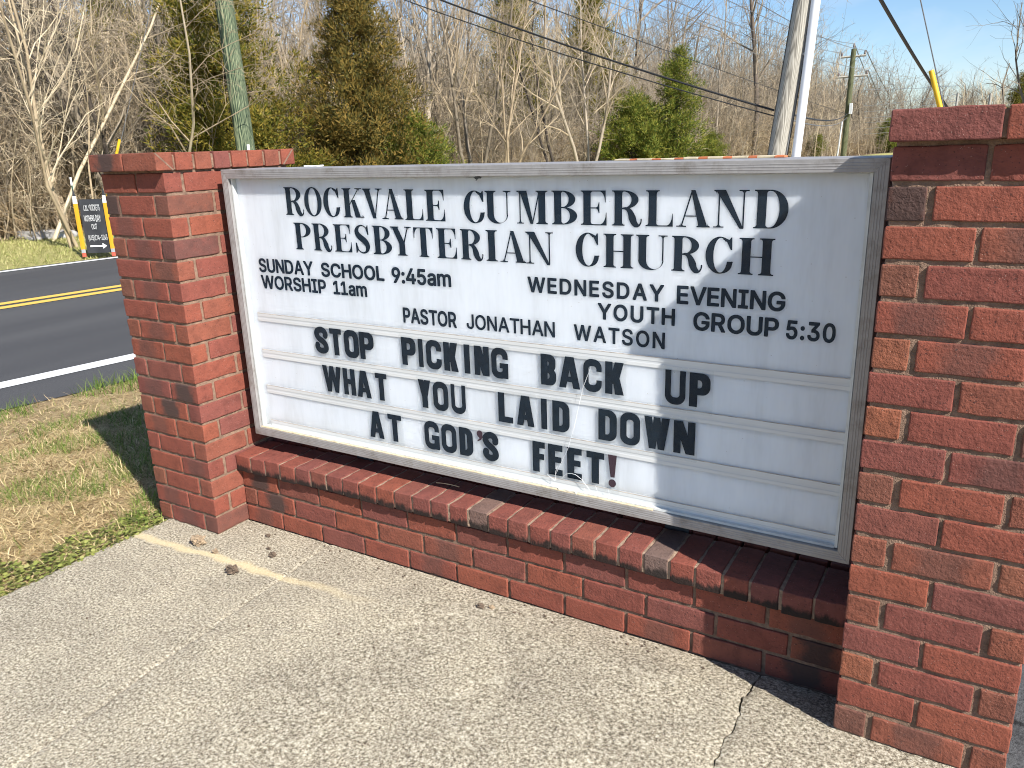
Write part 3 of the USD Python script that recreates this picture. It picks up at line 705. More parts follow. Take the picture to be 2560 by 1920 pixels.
sill = [0.388, 0.4784, 0.566, 0.654, 0.743, 0.8266, 0.9131, 1.0013, 1.0875, 1.1732, 1.2609, 1.3457, 1.4311, 1.5114, 1.5953, 1.679, 1.7602, 1.8421, 1.9252, 2.0041, 2.0878, 2.1704, 2.2543, 2.3382, 2.4208, 2.5059, 2.5863, 2.6737, 2.7652, 2.858]
sz_x = [0.39, 0.6, 0.9, 1.2, 1.76, 2.3, 2.6, 2.86]; sz_z = [0.3190, 0.3215, 0.3290, 0.3295, 0.3290, 0.3255, 0.3180, 0.3150]
GREY = {14: 1, 22: 1}
for q in range(len(sill) - 1):
    xm = (sill[q] + sill[q + 1]) / 2
    zt = float(np.interp(xm, sz_x, sz_z)) + float(rng.normal(0, 0.0012))
    back = 0.335 + float(rng.normal(0, 0.003))
    b = (sill[q] + 0.0045, sill[q + 1] - 0.0045, YS + float(rng.normal(0, 0.0015)), back, zt - 0.072, zt)
    lay(wall, b, brick_sill_grey if q in GREY else brick_sill, True)
    lay(wall, (b[0], b[1], 0.352, 0.552, zt - 0.066, zt), brick_sill)
pts_ = []
for q in range(1, len(sill) - 1):
    zt = float(np.interp(sill[q], sz_x, sz_z))
    pts_.append(rough_box(sill[q] - 0.0075, sill[q] + 0.0075, YS + 0.005, 0.333, zt - 0.070, zt - 0.0035, (1, 14, 2), r=0.002, amp=0.0018, seed=q, freq=70.0))
put(wall, 'mortar', cat_meshes(pts_), plain('mortar_pale', (0.30, 0.205, 0.14), rough=0.95, bump=0.004, scale=260.0, var=0.4, vscale=40.0), smooth=True)
put(wall, 'mortar', bx(W + 0.002, XR - 0.002, YS + 0.03, 0.345, 0.248, 0.285), mortar_dark)

# ------------------------------------------------------------------ the sign cabinet
SX0, SX1, SZ0, SZ1, SY = 0.449, 2.837, 0.4010, 1.4985, 0.2115
fx = lambda x: 0.98113 * np.asarray(x, float) + 0.05794     # survey of the panel: drawn figures to metres
fz = lambda z: 0.98113 * np.asarray(z, float) + 0.02939
KS = 0.98113
FW, SD = 0.0340, 0.207
sign = thing('church_sign', 'white church message sign in an aluminium frame between the brick pillars', 'sign', ((SX0 + SX1) / 2, SY, SZ0))
prof = [(0.0, 0.002), (0.0015, 0.0), (0.0105, 0.0), (0.0112, -0.0007), (0.0122, -0.0007), (0.0129, 0.0), (0.0172, 0.0), (0.0179, -0.0007), (0.0189, -0.0007), (0.0196, 0.0),
        (0.0239, 0.0), (0.0246, -0.0007), (0.0256, -0.0007), (0.0263, 0.0), (0.0335, 0.0), (FW, 0.0012), (FW, 0.030)]
prof = [(0.0, SD)] + prof
for side in range(4):
    A, B = [], []
    for w, d in prof:
        c = [(SX0 + w, SZ1 - w), (SX1 - w, SZ1 - w), (SX1 - w, SZ0 + w), (SX0 + w, SZ0 + w)]
        e = 0.0004                                # hairline mitre
        p, q = np.array(c[side]), np.array(c[(side + 1) % 4])
        u = (q - p) / np.linalg.norm(q - p)
        p, q = p + u * e, q - u * e
        A.append((p[0], SY + d, p[1])); B.append((q[0], SY + d, q[1]))
    n = len(prof)
    k = np.arange(n - 1)
    put(sign, 'frame_rail', (np.array(A + B), np.stack([k, k + n, k + n + 1, k + 1], 1)), aluminium)
put(sign, 'cabinet_back', bx(SX0 + 0.003, SX1 - 0.003, SY + SD - 0.004, SY + SD, SZ0 + 0.003, SZ1 - 0.003), galv)
put(sign, 'support', bx(0.9, 0.98, SY + 0.13, SY + 0.17, 0.25, SZ0 + 0.001), steel_dark)
put(sign, 'support', bx(2.25, 2.33, SY + 0.13, SY + 0.17, 0.25, SZ0 + 0.001), steel_dark)
YP = SY + 0.030                               # the panel's face
panel = put(sign, 'panel', bx(SX0 + FW - 0.004, SX1 - FW + 0.004, YP, YP + 0.004, SZ0 + FW - 0.004, SZ1 - FW + 0.004), panel_mat)
ix0, ix1, iz0, iz1 = SX0 + FW, SX1 - FW, SZ0 + FW, SZ1 - FW
put(sign, 'retainer', bx(ix0 + 0.003, ix0 + 0.011, SY + 0.012, YP - 0.0005, iz0 + 0.004, iz1 - 0.001), retainer_mat)
put(sign, 'retainer', bx(ix1 - 0.011, ix1 - 0.003, SY + 0.012, YP - 0.0005, iz0 + 0.004, iz1 - 0.001), retainer_mat)
put(sign, 'retainer', bx(ix0 + 0.012, ix1 - 0.012, SY + 0.012, YP - 0.0005, iz0 + 0.001, iz0 + 0.008), retainer_mat)
bead = sagline((ix0 + 0.002, SY + 0.007, iz0 + 0.0025), (ix1 - 0.55, SY + 0.007, iz0 + 0.0025), 0, 160)
bead[:, 2] += 0.0016 * (meshkit.noise(bead * 40) - 0.5)
put(sign, 'sealant_bead', tube(bead, 0.0034 + 0.0016 * meshkit.noise(bead * 60, 3), 6), cream, smooth=True)
put(sign, 'torn_sealant', rough_box(fx(1.895), fx(1.965), SY + 0.004, SY + 0.012, iz0 + 0.002, iz0 + 0.011, (8, 2, 2), r=0.002, amp=0.003, seed=3, freq=90), plain('sealant_pale', (0.72, 0.67, 0.55), 0.6), smooth=True)

# cover sheet with the broken-out notch at its foot
cov = sbox(ix0 + 0.0115, iz0 + 0.0085, ix1 - 0.0115, iz1 - 0.001)
notch = Polygon([(float(fx(a_)), float(fz(b_))) for a_, b_ in [(1.846, 0.38), (1.852, 0.466), (1.874, 0.472), (1.884, 0.4585), (1.905, 0.4615), (1.925, 0.4805), (1.955, 0.4810), (1.976, 0.4700), (1.995, 0.4520), (2.012, 0.4300), (2.018, 0.38)]])
YC = SY + 0.0165
put(sign, 'cover_pane', shell(cov.difference(notch), YC, YC + 0.0025), cover_mat)


def hair(pts, r=0.0007):
    p = np.array([(float(fx(a)), YC - 0.0006, float(fz(b))) for a, b in pts])
    t = np.r_[0, np.cumsum(np.linalg.norm(np.diff(p, axis=0), axis=1))]
    u = np.linspace(0, t[-1], 40)
    q = np.stack([np.interp(u, t, p[:, k]) for k in range(3)], 1)
    q[1:-1] += (np.stack([meshkit.noise(q[1:-1] * 90 + 5 * k) for k in range(3)], 1) - 0.5) * [0.002, 0, 0.002]
    return tube(q, r * 0.7, 4)


for pts, r in (([(1.880, 0.468), (1.905, 0.520), (1.93, 0.575), (1.955, 0.660), (1.972, 0.735), (1.985, 0.790), (2.015, 0.868)], 0.0008),
               ([(1.846, 0.462), (1.860, 0.452), (1.877, 0.444), (1.880, 0.475), (1.886, 0.500)], 0.0009),
               ([(1.905, 0.4615), (1.925, 0.4805), (1.955, 0.4812), (1.978, 0.4690), (2.005, 0.4400), (2.014, 0.4290)], 0.0009),
               ([(1.990, 0.440), (1.992, 0.428), (1.988, 0.418)], 0.0006), ([(2.03, 0.455), (2.036, 0.440), (2.034, 0.425), (2.028, 0.418)], 0.0007),
               ([(2.077, 0.452), (2.080, 0.435), (2.079, 0.422)], 0.0005)):
    put(sign, 'crack', hair(pts, r), crack_mat)
sc = unary_union([Point(float(fx(1.604)) + a, float(fz(1.457)) + b).buffer(r) for a, b, r in ((0, 0, .0045), (.006, .001, .005), (.012, .002, .0045), (.017, .001, .0035), (.004, -.005, .0025), (.001, -.008, .0015), (-.006, .001, .0015), (.022, .002, .0012))])
put(sign, 'scuff', extr(sc.union(sbox(float(fx(1.565)), float(fz(1.4565)), float(fx(1.60)), float(fz(1.4577)))), YC - 0.0008, YC - 0.0002), scuff_mat)

# letter tracks: clear strips with lips
TX0, TX1 = float(fx(0.476)), float(fx(2.790))
for z1, z0 in ((0.9205, 0.8850), (0.7645, 0.7290), (0.6065, 0.5700), (0.4490, 0.4200)):
    z1, z0 = float(fz(z1)), float(fz(z0))
    t = put(sign, 'letter_track', bx(TX0, TX1, YP - 0.0022, YP - 0.0004, z0, z1), track_mat)
    put(t, 'upper_lip', bx(TX0, TX1, YP - 0.0032, YP - 0.0023, z1 - 0.014, z1 - 0.0025), track_lip_mat)
    put(t, 'lower_lip', bx(TX0, TX1, YP - 0.0032, YP - 0.0023, z0 + 0.001, z0 + 0.012), track_lip_mat)
    put(t, 'dirt_line', bx(TX0, TX1, YP - 0.0034, YP - 0.0023, z1 - 0.0024, z1 - 0.0006), dirt_line)

# ------------------------------------------------------------------ lettering
def R_(x0, y0, x1, y1):
    return sbox(min(x0, x1), min(y0, y1), max(x0, x1), max(y0, y1))


def ell(cx, cy, rx, ry, n=48):
    return affinity.scale(Point(cx, cy).buffer(1.0, n), rx, ry)


def diag(x0, x1, w0, w1=None, y0=0.0, y1=1.0):
    """A slanted stroke from x0 at y0 to x1 at y1; w0, w1 its horizontal widths."""
    w1 = w0 if w1 is None else w1
    return Polygon([(x0, y0), (x0 + w0, y0), (x1 + w1, y1), (x1, y1)])


def vstroke(pts, n=70):
    """A stroke of changing width through (x, y, width)."""
    p = np.array(pts, float)
    t = np.r_[0, np.cumsum(np.linalg.norm(np.diff(p[:, :2], axis=0), axis=1))]
    from scipy.interpolate import CubicSpline
    u = np.linspace(0, t[-1], n)
    q = CubicSpline(t, p[:, :2])(u)
    w = np.interp(u, t, p[:, 2]) / 2
    return unary_union([Point(*q[k]).buffer(max(w[k], 0.004), 10) for k in range(n)] +
                       [Polygon(np.vstack([a, b])).convex_hull for a, b in zip(
                           [np.array([[*(q[k] + w[k] * d), ], [*(q[k] - w[k] * d)]]) for k in range(n - 1) for d in [np.array([-(q[k + 1] - q[k])[1], (q[k + 1] - q[k])[0]]) / np.linalg.norm(q[k + 1] - q[k])]],
                           [np.array([[*(q[k + 1] + w[k + 1] * d)], [*(q[k + 1] - w[k + 1] * d)]]) for k in range(n - 1) for d in [np.array([-(q[k + 1] - q[k])[1], (q[k + 1] - q[k])[0]]) / np.linalg.norm(q[k + 1] - q[k])]])])


HL, ST = 0.030, 0.235                      # hairline and stem, in cap heights


def ser(xc, y, half, stem, up):
    """Hairline serif with brackets. up: brackets rise (foot) or fall (head)."""
    s = 1 if up else -1
    out = [R_(xc - half, y, xc + half, y + s * HL)]
    b = min(0.07, half - stem / 2)
    if b > 0.01:
        for e in (-1, 1):
            x = xc + e * stem / 2
            arc = [(x + e * b * (1 - math.sin(a)), y + s * (HL + b * (1 - math.cos(a)))) for a in np.linspace(0, PI / 2, 8)]
            out.append(Polygon([(x, y + s * HL)] + [(x + e * b, y + s * HL)] + arc[::1] + [(x, y + s * (HL + b))]).buffer(0))
    return unary_union(out)


def stem(xc, w=ST, lo=0.0, hi=1.0, half=None, foot=True, head=True):
    half = w / 2 + 0.085 if half is None else half
    o = [R_(xc - w / 2, lo, xc + w / 2, hi)]
    if foot: o.append(ser(xc, lo, half, w, True))
    if head: o.append(ser(xc, hi, half, w, False))
    return unary_union(o)


def beak(x, y, down, w=0.10, h=0.24):
    """Terminal of an E, T or L arm, at its right end x."""
    s = -1 if down else 1
    pts = [(x - w * 1.9, y)] + [(x - w * 1.9 + w * 1.75 * math.sin(a), y + s * (HL + (h - HL) * (1 - math.cos(a)))) for a in np.linspace(0, PI / 2, 10)] + [(x, y + s * h), (x + 0.004, y)]
    return Polygon(pts).buffer(0)


def bowl(x0, x1, y0, y1, wmax):
    """Half-round bowl whose thick part is at the right."""
    out = unary_union([ell(x0, (y0 + y1) / 2, x1 - x0, (y1 - y0) / 2), ]).intersection(R_(x0, y0, x1 + 1, y1))
    fl = (x1 - x0) * 0.25
    out = unary_union([ell(x0 + fl, (y0 + y1) / 2, x1 - x0 - fl, (y1 - y0) / 2).intersection(R_(x0 + fl, y0, x1 + 1, y1)), R_(x0, y0, x0 + fl, y1)])
    inn = unary_union([ell(x0 + fl, (y0 + y1) / 2, x1 - x0 - fl - wmax, (y1 - y0) / 2 - HL).intersection(R_(x0 + fl, y0, x1, y1)), R_(x0 - 1, y0 + HL, x0 + fl, y1 - HL)])
    return out.difference(inn)


def serif_glyph(c, w):
    h = ST / 2 + 0.085
    if c == 'I': return stem(w / 2)
    if c in 'PRB':
        xs = h
        g = [stem(xs)]
        if c == 'P': g.append(bowl(xs, w, 0.46, 1.0, 0.225))
        if c == 'R':
            g.append(bowl(xs, w * 0.90, 0.475, 1.0, 0.215))
            g.append(vstroke([(xs + 0.12, 0.485, 0.035), (w * 0.58, 0.44, 0.13), (w * 0.70, 0.22, 0.225), (w * 0.80, 0.05, 0.17), (w * 0.91, 0.012, 0.06), (w * 0.985, 0.09, 0.035), (w, 0.19, 0.04)]))
        if c == 'B':
            g += [bowl(xs, w * 0.93, 0.49, 1.0, 0.215), bowl(xs, w, 0.0, 0.52, 0.235)]
        return unary_union(g)
    if c == 'O':
        return ell(w / 2, 0.5, w / 2, 0.515).difference(ell(w / 2, 0.5, w / 2 - 0.20, 0.482))
    if c == 'C':
        o = ell(w * 0.53, 0.5, w * 0.53, 0.515).difference(ell(w * 0.56, 0.5, w * 0.56 - 0.225, 0.483))
        o = o.difference(R_(w * 0.62, 0.33, w + 0.3, 0.88)).difference(R_(w * 0.97, -0.2, w + .4, 0.3))
        o = unary_union([o, Polygon([(w * 0.93, 0.66), (w * 0.98, 0.66), (w * 0.965, 1.0), (w * 0.93, 1.0), (w * 0.87, 0.93), (w * 0.70, 0.985), (w * .62, .95), (w * 0.78, 0.88)]),
                         vstroke([(w * 0.70, 0.022, 0.035), (w * 0.88, 0.10, 0.035), (w * 0.985, 0.32, 0.04)])])
        return o
    if c == 'K':
        a = stem(h)
        b = diag(h + 0.06, w * 0.80, 0.035, y0=0.40, y1=0.985)
        d = diag(w - 0.14 - ST, h + 0.20, ST, 0.17, y0=0.0, y1=0.60)
        return unary_union([a, b, ser(w * 0.80, 1.0, 0.15, 0.04, False), d, ser(w - 0.155, 0.0, 0.165, 0.2, True)])
    if c == 'V':
        a = diag(w * 0.60 - 0.10, 0.07, 0.13, 0.245)
        b = diag(w * 0.60 - 0.035, w - 0.155, 0.035)
        return unary_union([a, b, ser(0.195, 1, 0.185, 0.23, False), ser(w - 0.14, 1, 0.14, 0.035, False)])
    if c == 'A':
        a = diag(w - 0.07 - 0.245, w * 0.42, 0.245, 0.12)
        b = diag(0.125, w * 0.42 + 0.02, 0.038)
        bar = R_(w * 0.27, 0.285, w * 0.66, 0.285 + HL)
        return unary_union([a, b, bar, ser(w - 0.19, 0, 0.185, 0.23, True), ser(0.145, 0, 0.14, 0.035, True)])
    if c == 'L':
        return unary_union([stem(h), R_(h, 0, w, HL), beak(w, 0, False, 0.10, 0.36)])
    if c == 'E':
        m = [Polygon([(h, 0.515), (w * 0.60, 0.515), (w * 0.66, 0.545), (w * 0.70, 0.66), (w * 0.725, 0.66), (w * 0.725, 0.36), (w * 0.70, 0.36), (w * 0.66, 0.455), (w * 0.60, 0.485), (h, 0.485)])]
        return unary_union([stem(h), R_(h, 1 - HL, w * 0.96, 1), R_(h, 0, w, HL), beak(w * 0.965, 1, True, 0.10, 0.34), beak(w, 0, False, 0.11, 0.37)] + m)
    if c == 'U':
        xr_ = w - 0.135
        o = ell((h - ST / 2 + xr_) / 2 + .008, 0.27, (xr_ + 0.018 - h + ST / 2) / 2 + .008, 0.285).intersection(R_(-1, -1, 3, 0.27))
        inn = ell((h + ST / 2 + xr_) / 2 - .005, 0.27, (xr_ - 0.018 - h - ST / 2) / 2 + .005, 0.255).intersection(R_(-1, -1, 3, 0.28))
        return unary_union([o.difference(inn), stem(h, lo=0.27, foot=False), stem(xr_, 0.036, lo=0.27, half=0.135, foot=False)])
    if c == 'M':
        xr_ = w - h
        return unary_union([stem(0.12, 0.036, half=0.12, head=False), ser(0.10, 1, 0.10, 0.03, False), diag(w * 0.49 - 0.055, 0.11, 0.10, 0.25), diag(w * 0.49, xr_ - 0.10, 0.034), stem(xr_, ST, half=h)])
    if c == 'N':
        return unary_union([stem(0.15, 0.036, half=0.14, head=False), ser(0.09, 1, 0.09, 0.03, False), diag(w - 0.22, 0.05, 0.10, 0.27, y0=-0.02), stem(w - 0.135, 0.036, half=0.135, foot=False)])
    if c == 'D':
        o = unary_union([ell(w * 0.48, 0.5, w * 0.52, 0.5).intersection(R_(w * 0.48, -1, 3, 2)), R_(h, 0, w * 0.48, 1)])
        inn = unary_union([ell(w * 0.48, 0.5, w * 0.52 - 0.225, 0.5 - HL).intersection(R_(w * 0.48, -1, 3, 2)), R_(h - 1, HL, w * 0.48, 1 - HL)])
        return unary_union([stem(h), o.difference(inn)])
    if c == 'H':
        return unary_union([stem(h), stem(w - h), R_(h, 0.475, w - h, 0.475 + HL)])
    if c == 'T':
        return unary_union([stem(w / 2, head=False), R_(0.02, 1 - HL, w - 0.02, 1), beak(w - 0.01, 1, True, 0.10, 0.36), affinity.scale(beak(w - 0.01, 1, True, 0.10, 0.36), -1, 1, origin=(w / 2, 0))])
    if c == 'Y':
        return unary_union([stem(w * 0.53, hi=0.45, head=False), diag(w * 0.53 - ST / 2, 0.08, ST, 0.235, 0.42), diag(w * 0.53 + 0.05, w - 0.17, 0.05, 0.036, 0.40), ser(0.19, 1, 0.18, 0.22, False), ser(w - 0.15, 1, 0.14, 0.035, False)])
    if c == 'S':
        s = vstroke([(w * 0.86, 0.86, 0.035), (w * 0.62, 0.975, 0.035), (w * 0.32, 0.96, 0.07), (w * 0.135, 0.78, 0.185), (w * 0.34, 0.58, 0.225), (w * 0.66, 0.44, 0.235), (w * 0.86, 0.24, 0.20), (w * 0.70, 0.045, 0.075), (w * 0.42, 0.02, 0.035), (w * 0.17, 0.13, 0.035)], 110)
        return unary_union([s, Polygon([(w * 0.90, 1.0), (w * 0.94, 1.0), (w * 0.96, 0.66), (w * 0.90, 0.66), (w * 0.80, 0.86)]), Polygon([(w * 0.02, 0.0), (w * 0.06, 0.0), (w * 0.20, 0.13), (w * 0.08, 0.37), (w * 0.02, 0.37)])])
    raise ValueError(c)


def rr(x0, y0, x1, y1, r):
    return R_(x0 + r, y0 + r, x1 - r, y1 - r).buffer(r, 8)


def grot_glyph(c, w, s=0.245):
    """Squarish condensed changeable letters; s = stem."""
    hb = s * 0.86
    ring = rr(0, -0.015, w, 1.015, 0.27).difference(rr(s, hb, w - s, 1 - hb, 0.10))
    if c == 'I': return R_(0, 0, w, 1)
    if c == 'O': return ring
    if c == 'T': return unary_union([R_(0, 1 - hb, w, 1), R_(w / 2 - s / 2, 0, w / 2 + s / 2, 1)])
    if c == 'L': return unary_union([R_(0, 0, s, 1), R_(0, 0, w, hb)])
    if c in 'FE':
        g = [R_(0, 0, s, 1), R_(0, 1 - hb, w, 1), R_(0, 0.42, w * 0.92, 0.42 + hb * 0.95)]
        if c == 'E': g.append(R_(0, 0, w, hb))
        return unary_union(g)
    if c == 'H': return unary_union([R_(0, 0, s, 1), R_(w - s, 0, w, 1), R_(0, 0.42, w, 0.42 + hb)])
    if c == 'U': return unary_union([rr(0, -0.015, w, 1.3, 0.27).difference(rr(s, hb, w - s, 1.4, 0.10))]).intersection(R_(-1, -1, 3, 1))
    if c == 'N': return unary_union([R_(0, 0, s * 0.92, 1), R_(w - s * 0.92, 0, w, 1), diag(w - s * 1.12, 0, s * 1.12)])
    if c == 'K': return unary_union([R_(0, 0, s, 1), diag(s * 0.55, w - s * 1.25, s * 1.2, y0=0.32), diag(w - s * 1.2, s * 0.95, s * 1.2, s * 0.9, 0, 0.62)])
    if c == 'A': return unary_union([diag(0, w / 2 - s * 0.62, s, s * 1.0), diag(w - s, w / 2 - s * 0.38, s, s * 1.0), R_(w * 0.22, 0.20, w * 0.78, 0.20 + hb * 0.85)])
    if c == 'Y': return unary_union([R_(w / 2 - s / 2, 0, w / 2 + s / 2, 0.5), diag(w / 2 - s / 2, 0, s, s * 1.05, 0.40), diag(w / 2 - s / 2, w - s * 1.05, s, s * 1.05, 0.40)])
    if c == 'W':
        return unary_union([diag(w * 0.20, 0, s * 0.85, s), diag(w * 0.20 + 0.02, w / 2 - s * 0.42, s * 0.8, s * 0.84), diag(w * 0.80 - s * 0.82, w / 2 - s * 0.42, s * 0.8, s * 0.84), diag(w * 0.80 - s * 0.85, w - s, s * 0.85, s)])
    if c == 'P':
        return unary_union([R_(0, 0, s, 1), rr(-0.4, 0.36, w, 1.0, 0.24).difference(rr(-0.3, 0.36 + hb, w - s, 1 - hb, 0.09)).intersection(R_(0, 0, 2, 1))])
    if c == 'B':
        t = rr(-0.4, 0.43, w * 0.97, 1.0, 0.22).difference(rr(-0.3, 0.43 + hb * 0.9, w * 0.97 - s, 1 - hb, 0.08))
        b = rr(-0.4, 0.0, w, 0.56, 0.22).difference(rr(-0.3, hb, w - s, 0.56 - hb * 0.75, 0.08))
        return unary_union([R_(0, 0, s, 1), t.intersection(R_(0, 0, 2, 1)), b.intersection(R_(0, 0, 2, 1))])
    if c == 'D':
        return unary_union([R_(0, 0, s, 1), rr(-0.5, 0, w, 1, 0.27).difference(rr(-0.3, hb, w - s, 1 - hb, 0.10)).intersection(R_(0, 0, 2, 1))])
    if c == 'C': return ring.difference(R_(w - s - 0.02, 0.37, w + 0.1, 0.64))
    if c == 'G':
        return unary_union([ring.difference(R_(w - s - 0.02, 0.42, w + 0.1, 0.64)), R_(w * 0.50, 0.34, w, 0.34 + hb * 0.85), R_(w - s * 0.9, 0, w, 0.45)])
    if c == 'S':
        return vstroke([(w - s * 0.52, 0.69, s), (w - s * 0.55, 0.80, s), (w * 0.66, 0.885, s * 0.95), (w * 0.40, 0.89, s * 0.95), (s * 0.52, 0.78, s), (s * 0.62, 0.64, s), (w * 0.5, 0.50, s), (w - s * 0.60, 0.34, s), (w - s * 0.52, 0.21, s),
                        (w * 0.62, 0.112, s * 0.95), (w * 0.36, 0.115, s * 0.95), (s * 0.55, 0.20, s), (s * 0.52, 0.31, s)], 120)
    if c == "'":
        return unary_union([ell(w / 2, 0.875, w / 2, 0.125), Polygon([(w * 0.30, 0.78), (w, 0.88), (w * 0.95, 0.76), (w * 0.70, 0.67), (w * 0.10, 0.60), (w * 0.05, 0.63), (w * 0.45, 0.72)])])
    if c == '!':
        return unary_union([Polygon([(0.0, 1.0), (w, 1.0), (w * 0.76, 0.30), (w * 0.30, 0.30)]), ell(w / 2, 0.11, w * 0.42, 0.125)])
    raise ValueError(c)


def place(poly, x0, x1, z0, cap):
    """Scale a glyph drawn on cap height 1 so that it spans x0..x1."""
    b = poly.bounds
    g = affinity.translate(poly, -b[0], 0)
    return affinity.translate(affinity.scale(g, (x1 - x0) / (b[2] - b[0]), cap, origin=(0, 0)), x0, z0)


def serif_word(word, spans, za, zb, cap):
    gl = []
    n = len(word)
    spans = [(float(fx(a)), float(fx(b))) for a, b in spans]; za, zb, cap = float(fz(za)), float(fz(zb)), cap * KS
    for q, (ch, (a, b)) in enumerate(zip(word, spans)):
        z0 = za + (zb - za) * q / max(1, n - 1)
        gl.append(place(serif_glyph(ch, (b - a) / cap), a, b, z0, cap))
    put(sign, 'lettering', extr(unary_union([g.simplify(0.0002) for g in gl]), YP - 0.0012, YP + 0.0002), ink, label=f'word {word} in dark serif capitals')


serif_word('ROCKVALE', [(0.7075, 0.8049), (0.8114, 0.8994), (0.9091, 0.9901), (1.0052, 1.103), (1.1023, 1.1931), (1.1875, 1.2829), (1.292, 1.3713), (1.3817, 1.464)], 1.3235, 1.3140, 0.1045)
serif_word('CUMBERLAND', [(1.5427, 1.625), (1.6269, 1.7252), (1.7475, 1.8602), (1.8751, 1.963), (1.9761, 2.0618), (2.0796, 2.1751), (2.1873, 2.2705), (2.281, 2.3795), (2.3885, 2.4864), (2.5006, 2.5917)], 1.3115, 1.3155, 0.1030)
serif_word('PRESBYTERIAN', [(0.7408, 0.8272), (0.8372, 0.9311), (0.9457, 1.0302), (1.0499, 1.1184), (1.1348, 1.221), (1.219, 1.3125), (1.3232, 1.4061), (1.4224, 1.5046), (1.5217, 1.6121), (1.6245, 1.6684), (1.679, 1.7766), (1.777, 1.8775)], 1.1925, 1.1855, 0.1020)
serif_word('CHURCH', [(1.9574, 2.0378), (2.0524, 2.1499), (2.1579, 2.2559), (2.2693, 2.3619), (2.3709, 2.4499), (2.4654, 2.5625)], 1.1870, 1.1870, 0.1015)


from PIL import Image, ImageDraw, ImageFont
_font = ImageFont.truetype(glob.glob('/opt/blender-*/*/datafiles/fonts/Inter.woff2')[0], 160)
_ink = {}


def sans_glyph(ch, stroke):
    """Outline of a plain sans letter, capitals 1 high, thickened by a stroke."""
    if (ch, stroke) not in _ink:
        x0, y0, x1, y1 = _font.getbbox(ch, anchor='ls', stroke_width=stroke)
        im = Image.new('L', (x1 - x0 + 8, y1 - y0 + 8))
        ImageDraw.Draw(im).text((4 - x0, 4 - y0), ch, 255, _font, anchor='ls', stroke_width=stroke)
        on = np.pad(np.asarray(im) > 127, ((0, 0), (1, 1))).astype(np.int8)
        rows, a = np.nonzero(np.diff(on, axis=1) == 1)
        b = np.nonzero(np.diff(on, axis=1) == -1)[1]
        from shapely import box as many
        sh = unary_union(list(many(a, -rows - 1, b, -rows))).buffer(1.0).buffer(-1.0).simplify(0.8)
        cap = 160 * 0.727
        _ink[ch, stroke] = affinity.affine_transform(sh, [1 / cap, 0, 0, 1 / cap, 0, (4 - y0) / cap])
    return _ink[ch, stroke]


def sans_word(text, x0, x1, z0, cap, stroke=5, track=0.0):
    """Plain sans capitals, set letter by letter where they are spaced out."""
    ms, x = [], 0.0
    x0, x1, z0, cap = float(fx(x0)), float(fx(x1)), float(fz(z0)), cap * KS
    for ch in text:
        g = sans_glyph(ch, stroke)
        lo, _, hi, _ = g.bounds
        for p in getattr(g, 'geoms', [g]):
            m = trimesh.creation.extrude_polygon(p, 0.01, engine='earcut')
            v = np.asarray(m.vertices)
            ms.append((np.stack([v[:, 0] - lo + x, v[:, 1], v[:, 2]], 1), np.asarray(m.faces)))
        x += hi - lo + (0.10 if not (ch in 'AVWYTPL') else 0.05) + track
    v, f = cat_meshes(ms)
    X0, X1 = v[:, 0].min(), v[:, 0].max()
    out = np.stack([x0 + (v[:, 0] - X0) / (X1 - X0) * (x1 - x0), YP - 0.0012 + 0.0014 * (1 - v[:, 2] / 0.01), z0 + v[:, 1] * cap], 1)
    put(sign, 'lettering', (out, f), ink, label=f'{"time" if text[0].isdigit() else "word"} {text} in dark plain letters')


for a in (('SUNDAY', 0.5183, 0.8195, 1.0945, 0.051), ('SCHOOL', 0.8622, 1.1749, 1.0942, 0.0495), ('9:45am', 1.2103, 1.4733, 1.0905, 0.0525), ('WORSHIP', 0.5216, 0.8788, 1.0272, 0.0505), ('11am', 0.9162, 1.0847, 1.0285, 0.0485),
          ('WEDNESDAY', 1.7807, 2.2489, 1.0935, 0.047, 5, 0.12), ('EVENING', 2.2891, 2.6003, 1.0920, 0.0500), ('YOUTH', 2.0327, 2.285, 1.0238, 0.0475, 5, 0.12), ('GROUP', 2.3417, 2.5872, 1.0172, 0.0505), ('5:30', 2.6079, 2.737, 1.0160, 0.0490, 5, 0.08),
          ('PASTOR', 1.2499, 1.4875, 0.9463, 0.0515), ('JONATHAN', 1.5306, 1.8785, 0.9480, 0.0490, 3, 0.03), ('WATSON', 1.9481, 2.2553, 0.9482, 0.0480, 4, 0.14)):
    sans_word(*a)

